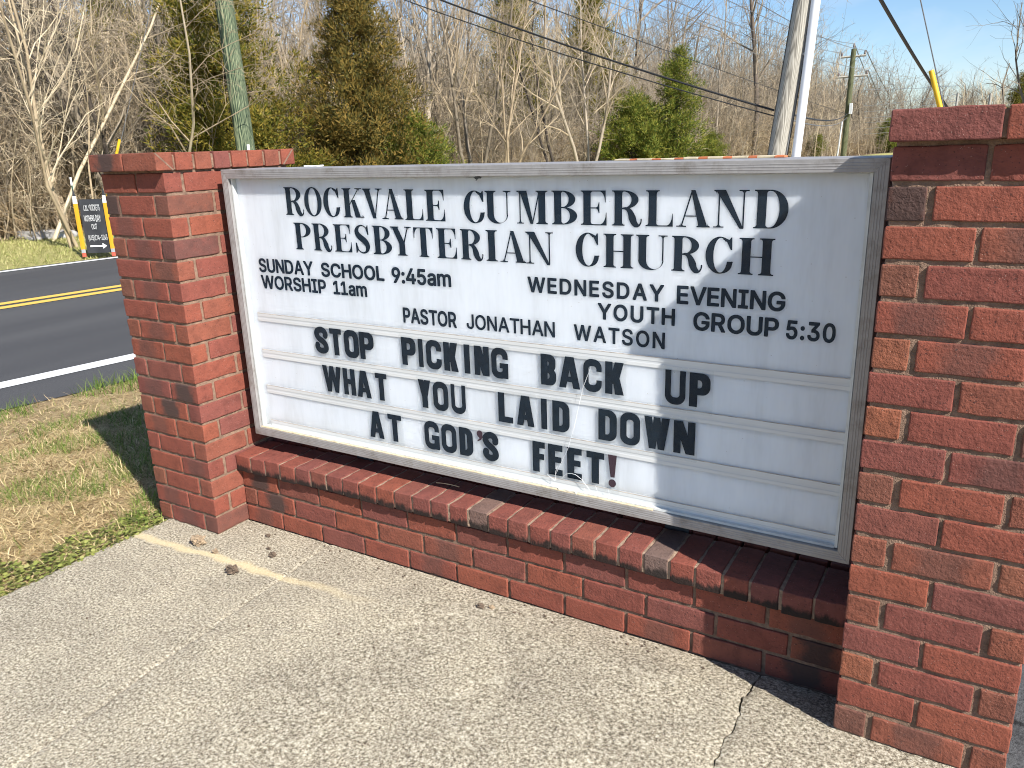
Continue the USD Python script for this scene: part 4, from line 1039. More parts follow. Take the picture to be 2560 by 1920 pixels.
ROWS = [
    ('STOP', 'STOP', 0.7830, 0.8905, [(0.7937, 0.866), (0.8771, 0.9376), (0.9503, 1.0241), (1.0296, 1.1004)]),
    ('PICKING', 'PICKING', 0.7835, 0.8895, [(1.235, 1.301), (1.3133, 1.3339), (1.3485, 1.4167), (1.4271, 1.4895), (1.516, 1.5399), (1.5592, 1.6206), (1.63, 1.6973)]),
    ('BACK', 'BACK', 0.7820, 0.8890, [(1.8261, 1.8834), (1.8946, 1.9717), (1.9835, 2.0488), (2.0608, 2.1254)]),
    ('UP', 'UP', 0.7785, 0.8855, [(2.2618, 2.3266), (2.3386, 2.4027)]),
    ('WHAT', 'WHAT', 0.6255, 0.7342, [(0.8183, 0.9174), (0.927, 0.989), (0.9969, 1.0679), (1.0933, 1.1497)]),
    ('YOU', 'YOU', 0.6265, 0.7350, [(1.3007, 1.3577), (1.3682, 1.4362), (1.4495, 1.5127)]),
    ('LAID', 'LAID', 0.6226, 0.7315, [(1.6515, 1.7101), (1.7264, 1.796), (1.8232, 1.8458), (1.8669, 1.9313)]),
    ('DOWN', 'DOWN', 0.6200, 0.7265, [(2.0372, 2.1022), (2.1141, 2.1823), (2.1961, 2.2802), (2.2936, 2.3617)]),
    ('AT', 'AT', 0.4645, 0.5745, [(1.044, 1.1154), (1.1392, 1.2061)]),
    ("GOD'S", 'GODS', 0.4650, 0.5745, [(1.3164, 1.384), (1.395, 1.4629), (1.476, 1.5357), (1.5547, 1.5791), (1.5781, 1.6459)]),
    ('FEET!', 'FEET', 0.4600, 0.5725, [(1.7861, 1.8346), (1.8475, 1.9027), (1.9207, 1.9757), (1.9935, 2.0578), (2.0715, 2.103)])]
ORD = ['first', 'second', 'third', 'fourth', 'fifth', 'sixth', 'last']
YT = YP - 0.0054
for word, nm, zb, zt, spans in ROWS:
    spans = [(float(fx(a)), float(fx(b))) for a, b in spans]; zb, zt = float(fz(zb)), float(fz(zt))
    for q, (ch, (a, b)) in enumerate(zip(word, spans)):
        many = word.count(ch) > 1
        which = (f'the {ORD[[k for k, x in enumerate(word) if x == ch].index(q)]} {ch}' if many else ('the apostrophe' if ch == "'" else 'the exclamation mark' if ch == '!' else f'the letter {ch}'))
        colr = 'maroon' if ch in "'!" else 'black'
        t = thing('letter_tile', f'clear tile with {which} in {colr}, in the word {word}', 'letter tile', ((a + b) / 2, YT, zb - 0.022))
        mr = 0.008 if ch not in "'!I" else 0.009
        lo = spans[q - 1][1] if q else a - 1
        hi = spans[q + 1][0] if q < len(spans) - 1 else b + 1
        pa, pb = max(a - mr, (a + lo) / 2 + 0.0006), min(b + mr, (b + hi) / 2 - 0.0006)
        if word == "GOD'S" and ch == 'S': pa = a - 0.0008
        if word == "GOD'S" and ch == "'": pb = b - 0.002
        put(t, 'plate', shell(rr(pa, zb - 0.022, pb, zt + 0.012, 0.004), YT, YT + 0.0016), plate_mat)
        wcap = (b - a) / (zt - zb)
        stroke = 0.235 if word not in ('AT', 'WHAT') else 0.215
        put(t, 'letter', extr(place(grot_glyph(ch, wcap, stroke), a, b, zb, zt - zb).simplify(0.0002), YT - 0.0009, YT - 0.0001), ink_purple if ch in "'!" else ink_tile)

# ------------------------------------------------------------------ small things on the wall, sign and pavement
rs = np.random.default_rng(5)


def lump(c, r, seed, squash=0.7, det=2):
    m = trimesh.creation.icosphere(det, 1.0)
    v = np.asarray(m.vertices)
    n = meshkit.fbm(v * 2.4 + seed, 5, seed)
    v = v * (0.15 + 1.7 * n)[:, None] * [1.15, 0.9, squash]
    v = v - [0, 0, v[:, 2].min()]
    return v * r + np.asarray(c), np.asarray(m.faces)


for (x, y, r, mat, lab) in (
        (0.383, -0.100, 0.030, clod_tan, 'largest tan dirt clod, on the concrete by the corner of the left pillar'),
        (0.505, -0.116, 0.014, clod_tan, 'small brown clod on the yellowish streak, second from the left pillar'),
        (0.698, -0.192, 0.025, clod_mat, 'dark crumbly clod lying farthest from the brick wall'),
        (0.741, -0.026, 0.016, clod_mat, 'flat dark clod between the yellowish streak and the brick wall'),
        (0.680, 0.009, 0.008, clod_mat, 'tiny dark crumb between the flat clod and the wall'),
        (0.593, 0.087, 0.011, clod_mat, 'flat dark crumb close to the wall near the left pillar'),
        (1.686, 0.057, 0.013, clod_mat, 'dark round clod near the middle of the wall, left of a pair'),
        (1.723, 0.071, 0.010, clod_tan, 'brown clod near the middle of the wall, right of a pair')):
    put(None, 'dirt_clod', lump((x, y, float(slab_z(x, y)) - 0.002), r * 0.8, int(x * 1000), 0.75, 4), mat, smooth=25, label=lab, cat='dirt clod')
crumbs = []
for q in range(70):
    x = rs.uniform(0.45, 2.6); y = 0.145 - abs(rs.normal(0, 0.045)) if q < 52 else rs.uniform(-0.9, 0.1)
    crumbs.append(lump((x, y, float(slab_z(x, y)) - 0.001), rs.uniform(0.0016, 0.0045), q, 0.8, 1))
put(None, 'grit', cat_meshes(crumbs), clod_mat, smooth=True, label='scattered crumbs of grit along the foot of the low wall', cat='grit', kind='stuff')
put(None, 'straw', tube(sagline((1.367, 0.262, 0.336), (1.470, 0.268, 0.337), -0.003, 8), 0.0016, 5), straw_mat, label='dry straw stalk lying on the brick sill under the sign', cat='straw')
fr = thing('brick_fragments', 'thin orange brick and mortar slivers on top of the sign before the grey pole', 'brick fragments', (2.22, 0.39, SZ1))
x = 2.045
for q in range(14):
    w = (0.040, 0.022)[q % 2] * (1 + 0.25 * rs.random())
    put(fr, 'sliver', rough_box(x, x + w, 0.375, 0.412, SZ1 + 0.0005, SZ1 + (0.0065 if q > 5 else 0.0048), (2, 1, 1), r=0.001, amp=0.0008, seed=q, freq=120), (cream, plain(f'sliver_orange_{q}', (0.50, 0.15, 0.06), 0.8) if q % 2 else cream)[q % 2], smooth=True)
    x += w + 0.001
put(None, 'mortar_flake', rough_box(0.735, 0.805, 0.375, 0.41, SZ1 + 0.0005, SZ1 + 0.006, (5, 2, 1), r=0.001, amp=0.0015, seed=4, freq=90), pencil_white, smooth=True, label='white mortar flake on top of the sign beside the left pillar', cat='mortar flake')


# ------------------------------------------------------------------ poles, wires and their guards
def pole(name, label, foot, top, r0, r1, mat, n=16):
    t = thing(name, label, 'utility pole', foot)
    p = sagline(foot, top, 0, n)
    p[:, :2] += 0.012 * (np.stack([meshkit.noise(p * 0.7), meshkit.noise(p * 0.7 + 9)], 1) - 0.5)
    v, f = tube(p, np.linspace(r0, r1, n), 20)
    put(t, 'shaft', (v, f), mat, smooth=50)
    return t


up = lambda a, b, z: tuple(np.asarray(a) + (np.asarray(b) - np.asarray(a)) * ((z - a[2]) / (b[2] - a[2])))
gp_a, gp_b = np.array([-10.8555, 10.2359, 1.6638]), np.array([-10.8957, 10.1899, 4.5419])
greenpole = pole('utility_pole', 'green treated wooden pole rising behind the left pillar', up(gp_a, gp_b, -0.1), up(gp_a, gp_b, 9.5), 0.205, 0.15, pole_green)
put(greenpole, 'tag_tube', tube([np.array([-10.56, 10.05, 0.0]), np.array([-10.56, 10.05, 1.73])], 0.03, 8), pencil_white)
gr_a, gr_b = np.array([-0.0972, 11.6943, 1.2256]), np.array([0.1431, 11.7479, 3.522])
greypole = pole('utility_pole', 'weathered grey wooden pole with white conduit, beyond the sign', up(gr_a, gr_b, -0.15), up(gr_a, gr_b, 9.5), 0.150, 0.125, pole_grey)
ca, cb = np.array([0.2038, 11.6586, 1.2329]), np.array([0.3318, 11.6849, 3.4938])
put(greypole, 'conduit', tube(sagline(up(ca, cb, -0.15), up(ca, cb, 8.0), 0, 6), 0.070, 16), pvc, smooth=50)
for z in (2.75, 5.2, 7.4):
    a, b = np.array(up(gr_a, gr_b, z)), np.array(up(ca, cb, z))
    put(greypole, 'bracket', tube([a + nrm(b - a) * 0.1, b], 0.03, 8), galv)
for off, r, mat in ((np.array([-0.150, -0.03, 0]), 0.009, cable_black), (np.array([0.150, -0.05, 0]), 0.014, wire_grey), (np.array([0.160, -0.02, 0]), 0.011, cable_black)):
    put(greypole, 'cable_run', tube(sagline(np.array(up(gr_a, gr_b, -0.1)) + off, np.array(up(gr_a, gr_b, 9.2)) + off * 0.85, 0, 10), r, 6), mat)
K = 1.0
dp = lambda p: CAM + (np.asarray(p) - CAM) * K
far_top, far_bot = dp((-5.9297, 55.3549, 6.6221)), dp((-6.0159, 55.3412, 0.0791))
farpole = pole('utility_pole', 'distant green pole with two crossarms, down the road', (far_bot[0], far_bot[1], -0.1), far_top, 0.19, 0.15, pole_dull)
arms = []
for a, b in (((-6.6523, 55.2367, 6.155), (-5.2068, 55.4637, 6.1981)), ((-6.767, 55.2171, 4.9731), (-4.9866, 55.4951, 5.0102))):
    a, b = dp(a), dp(b)
    arms.append((a, b))
    put(farpole, 'crossarm', tube([a, b], 0.075, 6), pole_grey)
    for e in (a * 0.96 + b * 0.04, b * 0.96 + a * 0.04):
        put(farpole, 'insulator', tube([e, e + [0, 0, 0.12], e + [0, 0, 0.28]], [0.03, 0.07, 0.05], 8), insul)
    m = a * 0.5 + b * 0.5
    put(farpole, 'brace', tube([b * 0.75 + a * 0.25, m - [0, 0, 0.55]], 0.025, 5), galv)
put(farpole, 'insulator', tube([far_top, far_top + [0, 0, 0.15], far_top + [0, 0, 0.32]], [0.03, 0.07, 0.05], 8), insul)
q_ = far_bot + (far_top - far_bot) * 0.42
put(farpole, 'meter_box', bx(q_[0] + 0.13, q_[0] + 0.30, q_[1] - 0.36, q_[1] - 0.15, q_[2] - 0.10, q_[2] + 0.55), box_white)
put(farpole, 'conduit', tube([far_bot + [-0.36, -0.1, 0], far_bot + (far_top - far_bot) * 0.34 + [-0.26, -0.1, 0]], 0.055, 8), box_white)


def wire(label, a, b, sag, r, mat, cat='overhead wire', group=None, name='overhead_wire'):
    put(None, name, tube(sagline(a, b, sag), r, 5), mat, label=label, cat=cat, group=group)


def px(u, v, dist):
    """Where a line of sight from the photographer's place meets a vertical cylinder of that radius: used once, to survey wire ends."""
    d = RIGHT * (u - 1280) / 1975.1 + DOWN * (v - 960) / 1975.1 + FWD
    return CAM + d * dist / np.linalg.norm(d[:2])


pa = np.array(up(gr_a, gr_b, 2.08))
wire('thick black wire sloping to the grey pole, middle of three', px(930, -68, 17.5), px(1936, 276, 14.15), 0.10, 0.017, cable_black)
wire('thin black wire sloping to the grey pole, lowest of three', px(900, -42, 17.2), px(1936, 290, 14.15), 0.10, 0.010, cable_black)
wire('thin dark wire sloping over the woods, uppermost of three', px(1180, -52, 17.5), px(2118, 286, 56.5), 0.05, 0.012, cable_black)
wire('thick dark cable running on from the grey pole to the distant pole', px(1950, 278, 14.1), px(2118, 285, 56.5), 0.25, 0.020, cable_black)
wire('thin wire running on from the grey pole to the distant pole', px(1950, 292, 14.1), px(2118, 293, 56.5), 0.3, 0.012, wire_grey)
tp = far_top + [0, 0, 0.3]
wire('power wire above the woods to the top of the distant pole', px(1700, -60, 26), tp, 0.35, 0.014, wire_grey)
wire('power wire to the right end of the upper crossarm', px(1790, -60, 24), arms[0][1] + [0, 0, .28], 0.35, 0.014, wire_grey)
wire('power wire crossing the treetops to the left end of the upper crossarm', px(1560, -50, 26), arms[0][0] + [0, 0, .28], 0.3, 0.014, wire_grey)
wire('wire crossing the woods to the right end of the lower crossarm', px(1480, -55, 26), arms[1][1] + [0, 0, .28], 0.3, 0.013, wire_grey)
wire('wire crossing the woods to the left end of the lower crossarm', px(1460, -20, 27), arms[1][0] + [0, 0, .28], 0.3, 0.013, wire_grey)
wire('far wire falling from the distant pole top to the right', tp, px(2222, 262, 150), 1.0, 0.03, wire_grey)
wire('far wire falling from the upper crossarm to the right', arms[0][1] + [0, 0, .28], px(2262, 262, 150), 1.0, 0.03, wire_grey)
wire('far wire falling from the lower crossarm to the right', arms[1][1] + [0, 0, .28], px(2240, 280, 150), 1.0, 0.03, wire_grey)
for q, (va, vb) in enumerate(((224, 214), (265, 235), (280, 252), (295, 271), (307, 284), (322, 296), (336, 309))):
    wire(('topmost', 'second from the top', 'third from the top', 'fourth from the top', 'fifth from the top', 'second lowest', 'lowest')[q] + ' of the thin sunlit wires behind the right pillar', px(2160, va, 60), px(2398, vb, 46), 0.05, 0.012, wire_bright, group='sunlit service wires behind the right pillar')
wire('thick black cable slanting down across the sky to the right pillar', px(2180, -40, 9), px(2368, 268, 14), 0.03, 0.020, cable_black, 'cable')


def guy(label, a, g0, g1, b, r):
    t = thing('guy_wire', label, 'guy wire', a)
    put(t, 'strand', tube(sagline(a, b, 0, 4), r, 5), wire_grey)
    put(t, 'guard', tube(sagline(g0, g1, 0, 4), r * 4.2, 10), guard_yellow, smooth=50)


ga, gb = px(291.6, 386, 19), px(299.5, 348.6, 19)
a0 = np.array(ga) + (np.array(ga) - np.array(gb)) * ((ga[2] + 0.1) / (gb[2] - ga[2]))
guy('guy wire with a yellow guard, anchored left of the green pole', a0, a0 + (np.array(gb) - a0) * 0.1, gb, px(386, -20, 19), 0.0075)
ga, gb = px(2352, 275, 12), px(2328, 176, 12)
a0 = np.array(ga) + (np.array(ga) - np.array(gb)) * ((ga[2] + 0.1) / (gb[2] - ga[2]))
guy('guy wire with a yellow guard, in the sky above the right pillar', a0, a0 + (np.array(gb) - a0) * 0.1, gb, px(2288, -60, 12), 0.008)
for u, v, lab in ((2395, 232, 'thin pale post far behind the right pillar, holding the service wires'), (2477, 233, 'short pale post far behind the right pillar, under the bare tree')):
    a = px(u, v, 46); t = tube([np.array([a[0], a[1], -0.1]), a], 0.055, 8)
    put(None, 'post', t, pole_grey, label=lab, cat='post')

# ------------------------------------------------------------------ chalkboard sign held by two giant pencils, with fence posts
cs = thing('chalkboard_sign', 'black chalkboard sign between giant yellow pencil posts across the road', 'sign', (-10.6, 6.3, -0.1))
BL, BR = np.array([-10.6952, 6.1717, -0.10]), np.array([-10.31, 6.42, -0.10])
cx = nrm(np.array([0.857, 0.514, 0.0]))
upv = nrm(np.array([-0.11, 0.075, 1.0]))
bl = np.array([-10.6303, 6.2204, -0.045]); wB = 0.415
nb = nrm(np.cross(cx, upv))


def board_pt(a, h, off=0.0):
    return bl + cx * a + upv * h + nb * off


hB = 0.93
put(cs, 'board', (np.array([board_pt(a, h, o) for o in (0, -0.02) for a, h in ((0, 0), (wB, 0), (wB, hB), (0, hB))]), np.array([[0, 1, 2, 3], [4, 7, 6, 5], [0, 4, 5, 1], [1, 5, 6, 2], [2, 6, 7, 3], [3, 7, 4, 0]])), board_black)


def chalk_text(text, a0, a1, h0, hh, bold=False):
    m = meshkit.text_mesh(text, 1.0, 0.01, True)
    v = np.asarray(m.vertices); lo, hi = v[:, 0].min(), v[:, 0].max()
    p = np.array([board_pt(a0 + (q[0] - lo) / (hi - lo) * (a1 - a0), h0 + q[1] * hh + 0.006 * math.sin(9 * q[0]), 0.002) for q in v])
    put(cs, 'chalk_lettering', (p, np.asarray(m.faces)), chalk, label=f'chalk writing {text}')


chalk_text("LIL'", 0.065, 0.160, 0.735, 0.085); chalk_text('ROCKETS', 0.175, 0.345, 0.735, 0.10)
chalk_text('MOTHERS', 0.045, 0.225, 0.555, 0.095); chalk_text('DAY', 0.245, 0.335, 0.545, 0.11)
chalk_text('OUT', 0.150, 0.245, 0.415, 0.085); chalk_text('(615)274-3143', 0.060, 0.395, 0.225, 0.085)
ar = [(0.07, 0.105), (0.29, 0.105), (0.29, 0.070), (0.365, 0.120), (0.29, 0.170), (0.29, 0.135), (0.07, 0.135)]
put(cs, 'chalk_arrow', (np.array([board_pt(a, h, 0.002) for a, h in ar]), np.array([[0, 1, 5], [0, 5, 6], [2, 3, 4]])), chalk)
for q, (a0, r) in enumerate(((-0.056, 0.040), (wB + 0.050, 0.040))):
    base = bl + cx * a0 - upv * 0.045 + nb * 0.02
    seg = lambda h0, h1, r0, r1: tube([base + upv * h0, base + upv * h1], [r0, r1], 6)
    put(cs, 'eraser', seg(-0.02, 0.05, r * 0.9, r * 0.9), pencil_red)
    put(cs, 'ferrule', seg(0.051, 0.11, r * 0.95, r * 0.95), galv)
    put(cs, 'pencil_body', seg(0.111, 0.90, r, r), pencil_yellow)
    put(cs, 'pencil_wood', seg(0.901, 1.03, r, r * 0.72), pencil_white)
    put(cs, 'pencil_lead', seg(1.031, 1.15, r * 0.72, 0.008), board_black)
for p, lab in ((np.array([-10.86, 6.28, -0.1]), 'thin green steel post with a white tip, left of the chalkboard sign'), (np.array([-10.35, 6.60, -0.1]), 'thin green steel post with a white tip, right of the chalkboard sign')):
    t = thing('steel_post', lab, 'steel post', p)
    d = upv * [1.5, 1.5, 1]
    put(t, 'shaft', tube([p, p + d * 1.22], 0.014, 6), post_green)
    put(t, 'tip', tube([p + d * 1.221, p + d * 1.36], 0.017, 6), pencil_white)

# rocks and stumps on the far verge
for (x, y, sx, sy, sz, seed, lab) in ((-15.85, 8.05, 0.62, 0.34, 0.26, 3, 'flat grey limestone slab at the edge of the wood, left part'), (-15.05, 8.15, 0.75, 0.36, 0.28, 8, 'long flat grey limestone slab at the edge of the wood, right part'), (-15.0, 7.75, 0.30, 0.2, 0.10, 12, 'small pale rock in the grass before the limestone slabs')):
    m = trimesh.creation.icosphere(3, 1.0)
    v = np.asarray(m.vertices); v = v * (0.6 + 0.8 * meshkit.fbm(v * 1.3 + seed, 4, seed))[:, None]
    v[:, 2] = np.clip(v[:, 2], -0.5, 0.42)
    put(None, 'limestone_rock', (v * [sx, sy, sz] + [x, y, float(land(x, y)) + 0.02], np.asarray(m.faces)), rock_mat, smooth=30, label=lab, cat='rock')
sx_, sy_ = -15.75, 8.75
st = [tube(sagline((sx_ + a, sy_ + b, -0.1), (sx_ + a + c, sy_ + b + 0.04, h), 0, 6), np.array([0.11, 0.105, 0.10, 0.09, 0.07, 0.02]) * k_, 7) for a, b, c, h, k_ in ((0, 0, -0.05, 1.45, 1.0), (0.09, 0.03, 0.02, 0.75, 0.9), (-0.08, 0.04, -0.06, 1.0, 0.6))]
put(None, 'broken_stump', cat_meshes(st), stump_mat, smooth=40, label='pale splintered tree stump behind the limestone slabs', cat='tree stump')

# ------------------------------------------------------------------ grass
def blades(pts, L, w, bend, rg, flat=0.0, seg=3):
    """Bent tapering strips. pts (n, 3); L, w (n,)."""
    n = len(pts)
    az = rg.uniform(0, 2 * PI, n)
    h = np.stack([np.cos(az), np.sin(az), 0 * az], 1)
    side = np.stack([-np.sin(az), np.cos(az), 0 * az], 1)
    el = np.clip(rg.normal(1.15 - flat, 0.28, n), 0.05, 1.5)
    v = []
    p = pts.copy()
    for s in range(seg + 1):
        ww = w * (1 - s / seg) ** 0.7 * 0.5
        v += [p - side * ww[:, None], p + side * ww[:, None]]
        d = h * np.cos(el)[:, None] + np.array([0, 0, 1.0]) * np.sin(el)[:, None]
        p = p + d * (L / seg)[:, None]
        el = el - bend * rg.uniform(0.3, 1.3, n)
        turn = rg.normal(0, 0.25, n)[:, None]
        h = h + side * turn; h /= np.linalg.norm(h, axis=1, keepdims=True)
    V = np.stack(v, 1)
    f = []
    for s in range(seg):
        f += [[2 * s, 2 * s + 1, 2 * s + 3], [2 * s, 2 * s + 3, 2 * s + 2]]
    F = np.array(f)[None] + (np.arange(n) * 2 * (seg + 1))[:, None, None]
    V = V.reshape(-1, 3)
    V[:, 2] = np.maximum(V[:, 2], np.repeat(pts[:, 2] + rg.uniform(0.001, 0.012, n), 2 * (seg + 1)))
    return V, F.reshape(-1, 3)


def scatter(n, x0, x1, y0, y1, rg, keep):
    p = np.stack([rg.uniform(x0, x1, n), rg.uniform(y0, y1, n)], 1)
    return p[keep(p[:, 0], p[:, 1])]


rg = np.random.default_rng(3)
inside_pillar = lambda x, y: (x > -0.004) & (y > -0.004) & (y < D + 0.02)
on_lawn = lambda x, y: (x < XL_SLAB - 0.004) & ~inside_pillar(x, y) & ((ROADN[0] * x + ROADN[1] * y) < 2.75)
patchn = lambda x, y, f, s: meshkit.fbm(np.stack([x * f, y * f, 0 * x], -1), 3, s)
sdist = lambda x, y: ROADN[0] * x + ROADN[1] * y


def lay_grass(name, n, box_, keep, L, w, bend, flat, mat, label, z=land, seg=3):
    p = scatter(n, *box_, rg, keep)
    P = np.stack([p[:, 0], p[:, 1], z(p[:, 0], p[:, 1])], 1)
    m = len(P)
    v, f = blades(P, rg.uniform(*L, m), rg.uniform(*w, m), bend, rg, flat, seg)
    put(None, name, (v, f), mat, label=label, cat='grass', kind='stuff', island=2 * (seg + 1))


LB = (-3.2, 0.05, -1.4, 3.2)
lay_grass('dead_grass', 120000, LB, lambda x, y: on_lawn(x, y) & (rg.random(len(x)) < np.where(sdist(x, y) > 2.05, 0.22, 0.45 + 0.9 * (1 - patchn(x, y, 2.2, 31)))), (0.04, 0.11), (0.0032, 0.0062), 0.30, 0.88, dead_grass_mat, 'dry straw coloured grass left of the concrete')
lay_grass('green_grass', 60000, LB, lambda x, y: on_lawn(x, y) & (patchn(x, y, 2.6, 31) + 0.30 * np.exp(-(y - 0.30 + 0.36 * x) ** 2 / 0.05) * (x > -1.9) > 0.585) & (sdist(x, y) < 2.15), (0.03, 0.10), (0.0024, 0.0042), 0.45, 0.15, green_grass_mat, 'green grass tufts in the dry lawn and beside the left pillar')
lay_grass('sparse_grass', 9000, LB, lambda x, y: on_lawn(x, y) & (sdist(x, y) < 2.6), (0.03, 0.08), (0.0018, 0.003), 0.5, 0.2, green_grass_mat, 'single green blades among the dry grass')
lay_grass('roadside_weeds', 26000, (-4.0, -1.2, -1.0, 4.0), lambda x, y: (np.abs(sdist(x, y) - 2.66 + 0.25 * (patchn(x, y, 1.5, 8) - 0.5)) < 0.17) & (patchn(x, y, 2.0, 77) > 0.47), (0.05, 0.17), (0.003, 0.006), 0.35, 0.1, green_grass_mat, 'bright green weeds along the edge of the asphalt')


def clover(n, keep, box_):
    p = scatter(n, *box_, rg, keep)
    m = len(p)
    z = land(np.minimum(p[:, 0], XL_SLAB - 0.02), p[:, 1]) + rg.uniform(0.004, 0.034, m)
    c = np.stack([p[:, 0], p[:, 1], z], 1)
    r = rg.uniform(0.005, 0.0115, m)
    a = rg.uniform(0, 2 * PI, m)
    nv = np.stack([rg.normal(0, 0.35, m), rg.normal(0, 0.35, m), np.ones(m)], 1); nv /= np.linalg.norm(nv, axis=1, keepdims=True)
    t1 = np.cross(nv, [1.0, 0, 0]); t1 /= np.linalg.norm(t1, axis=1, keepdims=True); t2 = np.cross(nv, t1)
    ring = [c + r[:, None] * (np.cos(a + q * PI / 3)[:, None] * t1 + np.sin(a + q * PI / 3)[:, None] * t2 * 0.8) for q in range(6)]
    V = np.stack(ring, 1).reshape(-1, 3)
    F = np.array([[0, 1, 2], [0, 2, 3], [0, 3, 4], [0, 4, 5]])[None] + (np.arange(m) * 6)[:, None, None]
    return V, F.reshape(-1, 3)


put(None, 'clover', clover(11000, lambda x, y: (x < XL_SLAB + 0.03 + 0.03 * (patchn(x, y, 9.0, 4) - 0.5)) & ~inside_pillar(x, y) & (x > XL_SLAB - 0.05 - 0.42 * patchn(x, y, 3.0, 15) * np.where(y < 0, 1, 0.35)), (-0.5, 0.07, -1.4, 0.5)),
    clover_mat, label='low clover and ground ivy along the edge of the concrete', cat='clover', kind='stuff', island=6)
lay_grass('verge_grass', 60000, (-20, -9, 1.5, 14), lambda x, y: (sdist(x, y) > 11.15) & (sdist(x, y) < 17.3), (0.04, 0.11), (0.008, 0.016), 0.5, 0.3, verge_mat, 'short pale green grass on the far side of the road', seg=2)

# ------------------------------------------------------------------ trees
def perp(d, rg_):
    v = rg_.normal(0, 1, 3)
    v -= d * (v @ d)
    return v / (np.linalg.norm(v) + 1e-9)


def branches(seed, H, stems=1, r0=0.09, nb=(14, 7, 5), spread=0.75, lean=0.12, first=0.25, droop=0.0, wob_=0.10, ratio=(0.42, 0.42, 0.5), trop=(0.10, 0.08, 0.05)):
    r = np.random.default_rng(seed)
    out = {5: ([], []), 4: ([], [])}

    def grow(p, d, L, rad, lev):
        n = 6 if lev == 0 else 5 if lev == 1 else 4
        n = 5 if n >= 5 else 4
        if lev == 0: n = 5
        ps = [p]
        dd = d
        for q in range(n - 1):
            dd = nrm(dd + r.normal(0, wob_ * (1 + 0.6 * lev), 3) + np.array([0, 0, trop[min(lev, 2)] - droop * lev * q * 0.06]))
            ps.append(ps[-1] + dd * L / (n - 1))
        ps = np.array(ps)
        end = (0.35, 0.3, 0.35, 0.5)[lev]
        rd = rad * np.linspace(1, end, n)
        out[n][0].append(ps); out[n][1].append(rd)
        if lev < len(nb):
            kk = nb[lev] if lev == 0 else max(2, int(nb[lev] * r.uniform(0.6, 1.3)))
            for q in range(kk):
                t = first + (1 - first) * (q + r.uniform(0, 1)) / kk if lev == 0 else r.uniform(0.15, 1.0)
                a = t * (n - 1); i0 = min(int(a), n - 2); u = a - i0
                pp = ps[i0] * (1 - u) + ps[i0 + 1] * u
                ax = nrm(ps[i0 + 1] - ps[i0])
                an = r.normal(spread, 0.2)
                cd = nrm(ax * math.cos(an) + perp(ax, r) * math.sin(an))
                Lc = L * ratio[lev] * r.uniform(0.6, 1.25) * (1.15 - 0.6 * t if lev == 0 else 1)
                grow(pp, cd, Lc, max(0.0035, rd[i0] * r.uniform(0.35, 0.55)), lev + 1)
    for s in range(stems):
        d0 = nrm(np.array([r.normal(0, lean), r.normal(0, lean), 1.0]))
        off = np.array([r.normal(0, 0.12), r.normal(0, 0.12), 0]) * (stems > 1)
        grow(np.array([0, 0, -0.15]) + off, d0, H * r.uniform(0.8, 1.05) if stems > 1 else H, r0 * r.uniform(0.6, 1.0) if stems > 1 else r0, 0)
    return out


def tree_parts(seed, **kw):
    b = branches(seed, **kw)
    # trunk: the level-0 stems; crown: everything else
    st = kw.get('stems', 1)
    P5, R5 = b[5]
    big = [(p, r_) for p, r_ in zip(P5, R5) if r_[0] > 0.55 * max(x[0] for x in R5)]
    small = [(p, r_) for p, r_ in zip(P5, R5) if r_[0] <= 0.55 * max(x[0] for x in R5)]
    trunk = tube_many([p for p, _ in big], [r_ for _, r_ in big], 7)
    crown = [tube_many([p for p, _ in small], [r_ for _, r_ in small], 4)] if small else []
    if b[4][0]:
        crown.append(tube_many(b[4][0], b[4][1], 3))
    return trunk, cat_meshes(crown)


KINDS = {}


def tree_kind(name, trunk_mat, crown_mat, **kw):
    KINDS[name] = (tree_parts(**kw), trunk_mat, crown_mat, [])


tree_kind('bare_tree', bark_grey, bark_grey, seed=1, H=9.0, r0=0.13, nb=(17, 8, 5), spread=0.62, first=0.22)
tree_kind('slender_tree', bark_grey, bark_grey, seed=2, H=9.5, r0=0.075, nb=(15, 6, 5), spread=0.50, first=0.35, lean=0.05)
tree_kind('sapling', bark_tan, bark_tan, seed=3, H=6.2, stems=3, r0=0.045, nb=(10, 5, 4), spread=0.55, first=0.2, lean=0.16)
tree_kind('crooked_tree', bark_dark, bark_grey, seed=4, H=7.5, stems=2, r0=0.085, nb=(12, 7, 5), spread=0.80, first=0.2, lean=0.22, wob_=0.16)
tree_kind('forked_tree', bark_grey, bark_tan, seed=5, H=8.3, stems=3, r0=0.095, nb=(11, 7, 5), spread=0.60, first=0.3, lean=0.17)
tree_kind('pale_tree', bark_tan, bark_tan, seed=6, H=7.4, r0=0.048, nb=(13, 7, 5), spread=0.75, first=0.25, lean=0.25, wob_=0.15, droop=0.5)
tree_kind('tall_tree', bark_dark, bark_grey, seed=7, H=11.5, r0=0.15, nb=(18, 8, 5), spread=0.58, first=0.3, lean=0.04)
tree_kind('thicket_bush', bark_tan, brush_mat, seed=8, H=3.4, stems=8, r0=0.022, nb=(6, 5, 3), spread=0.65, first=0.15, lean=0.42, wob_=0.15, droop=0.8)


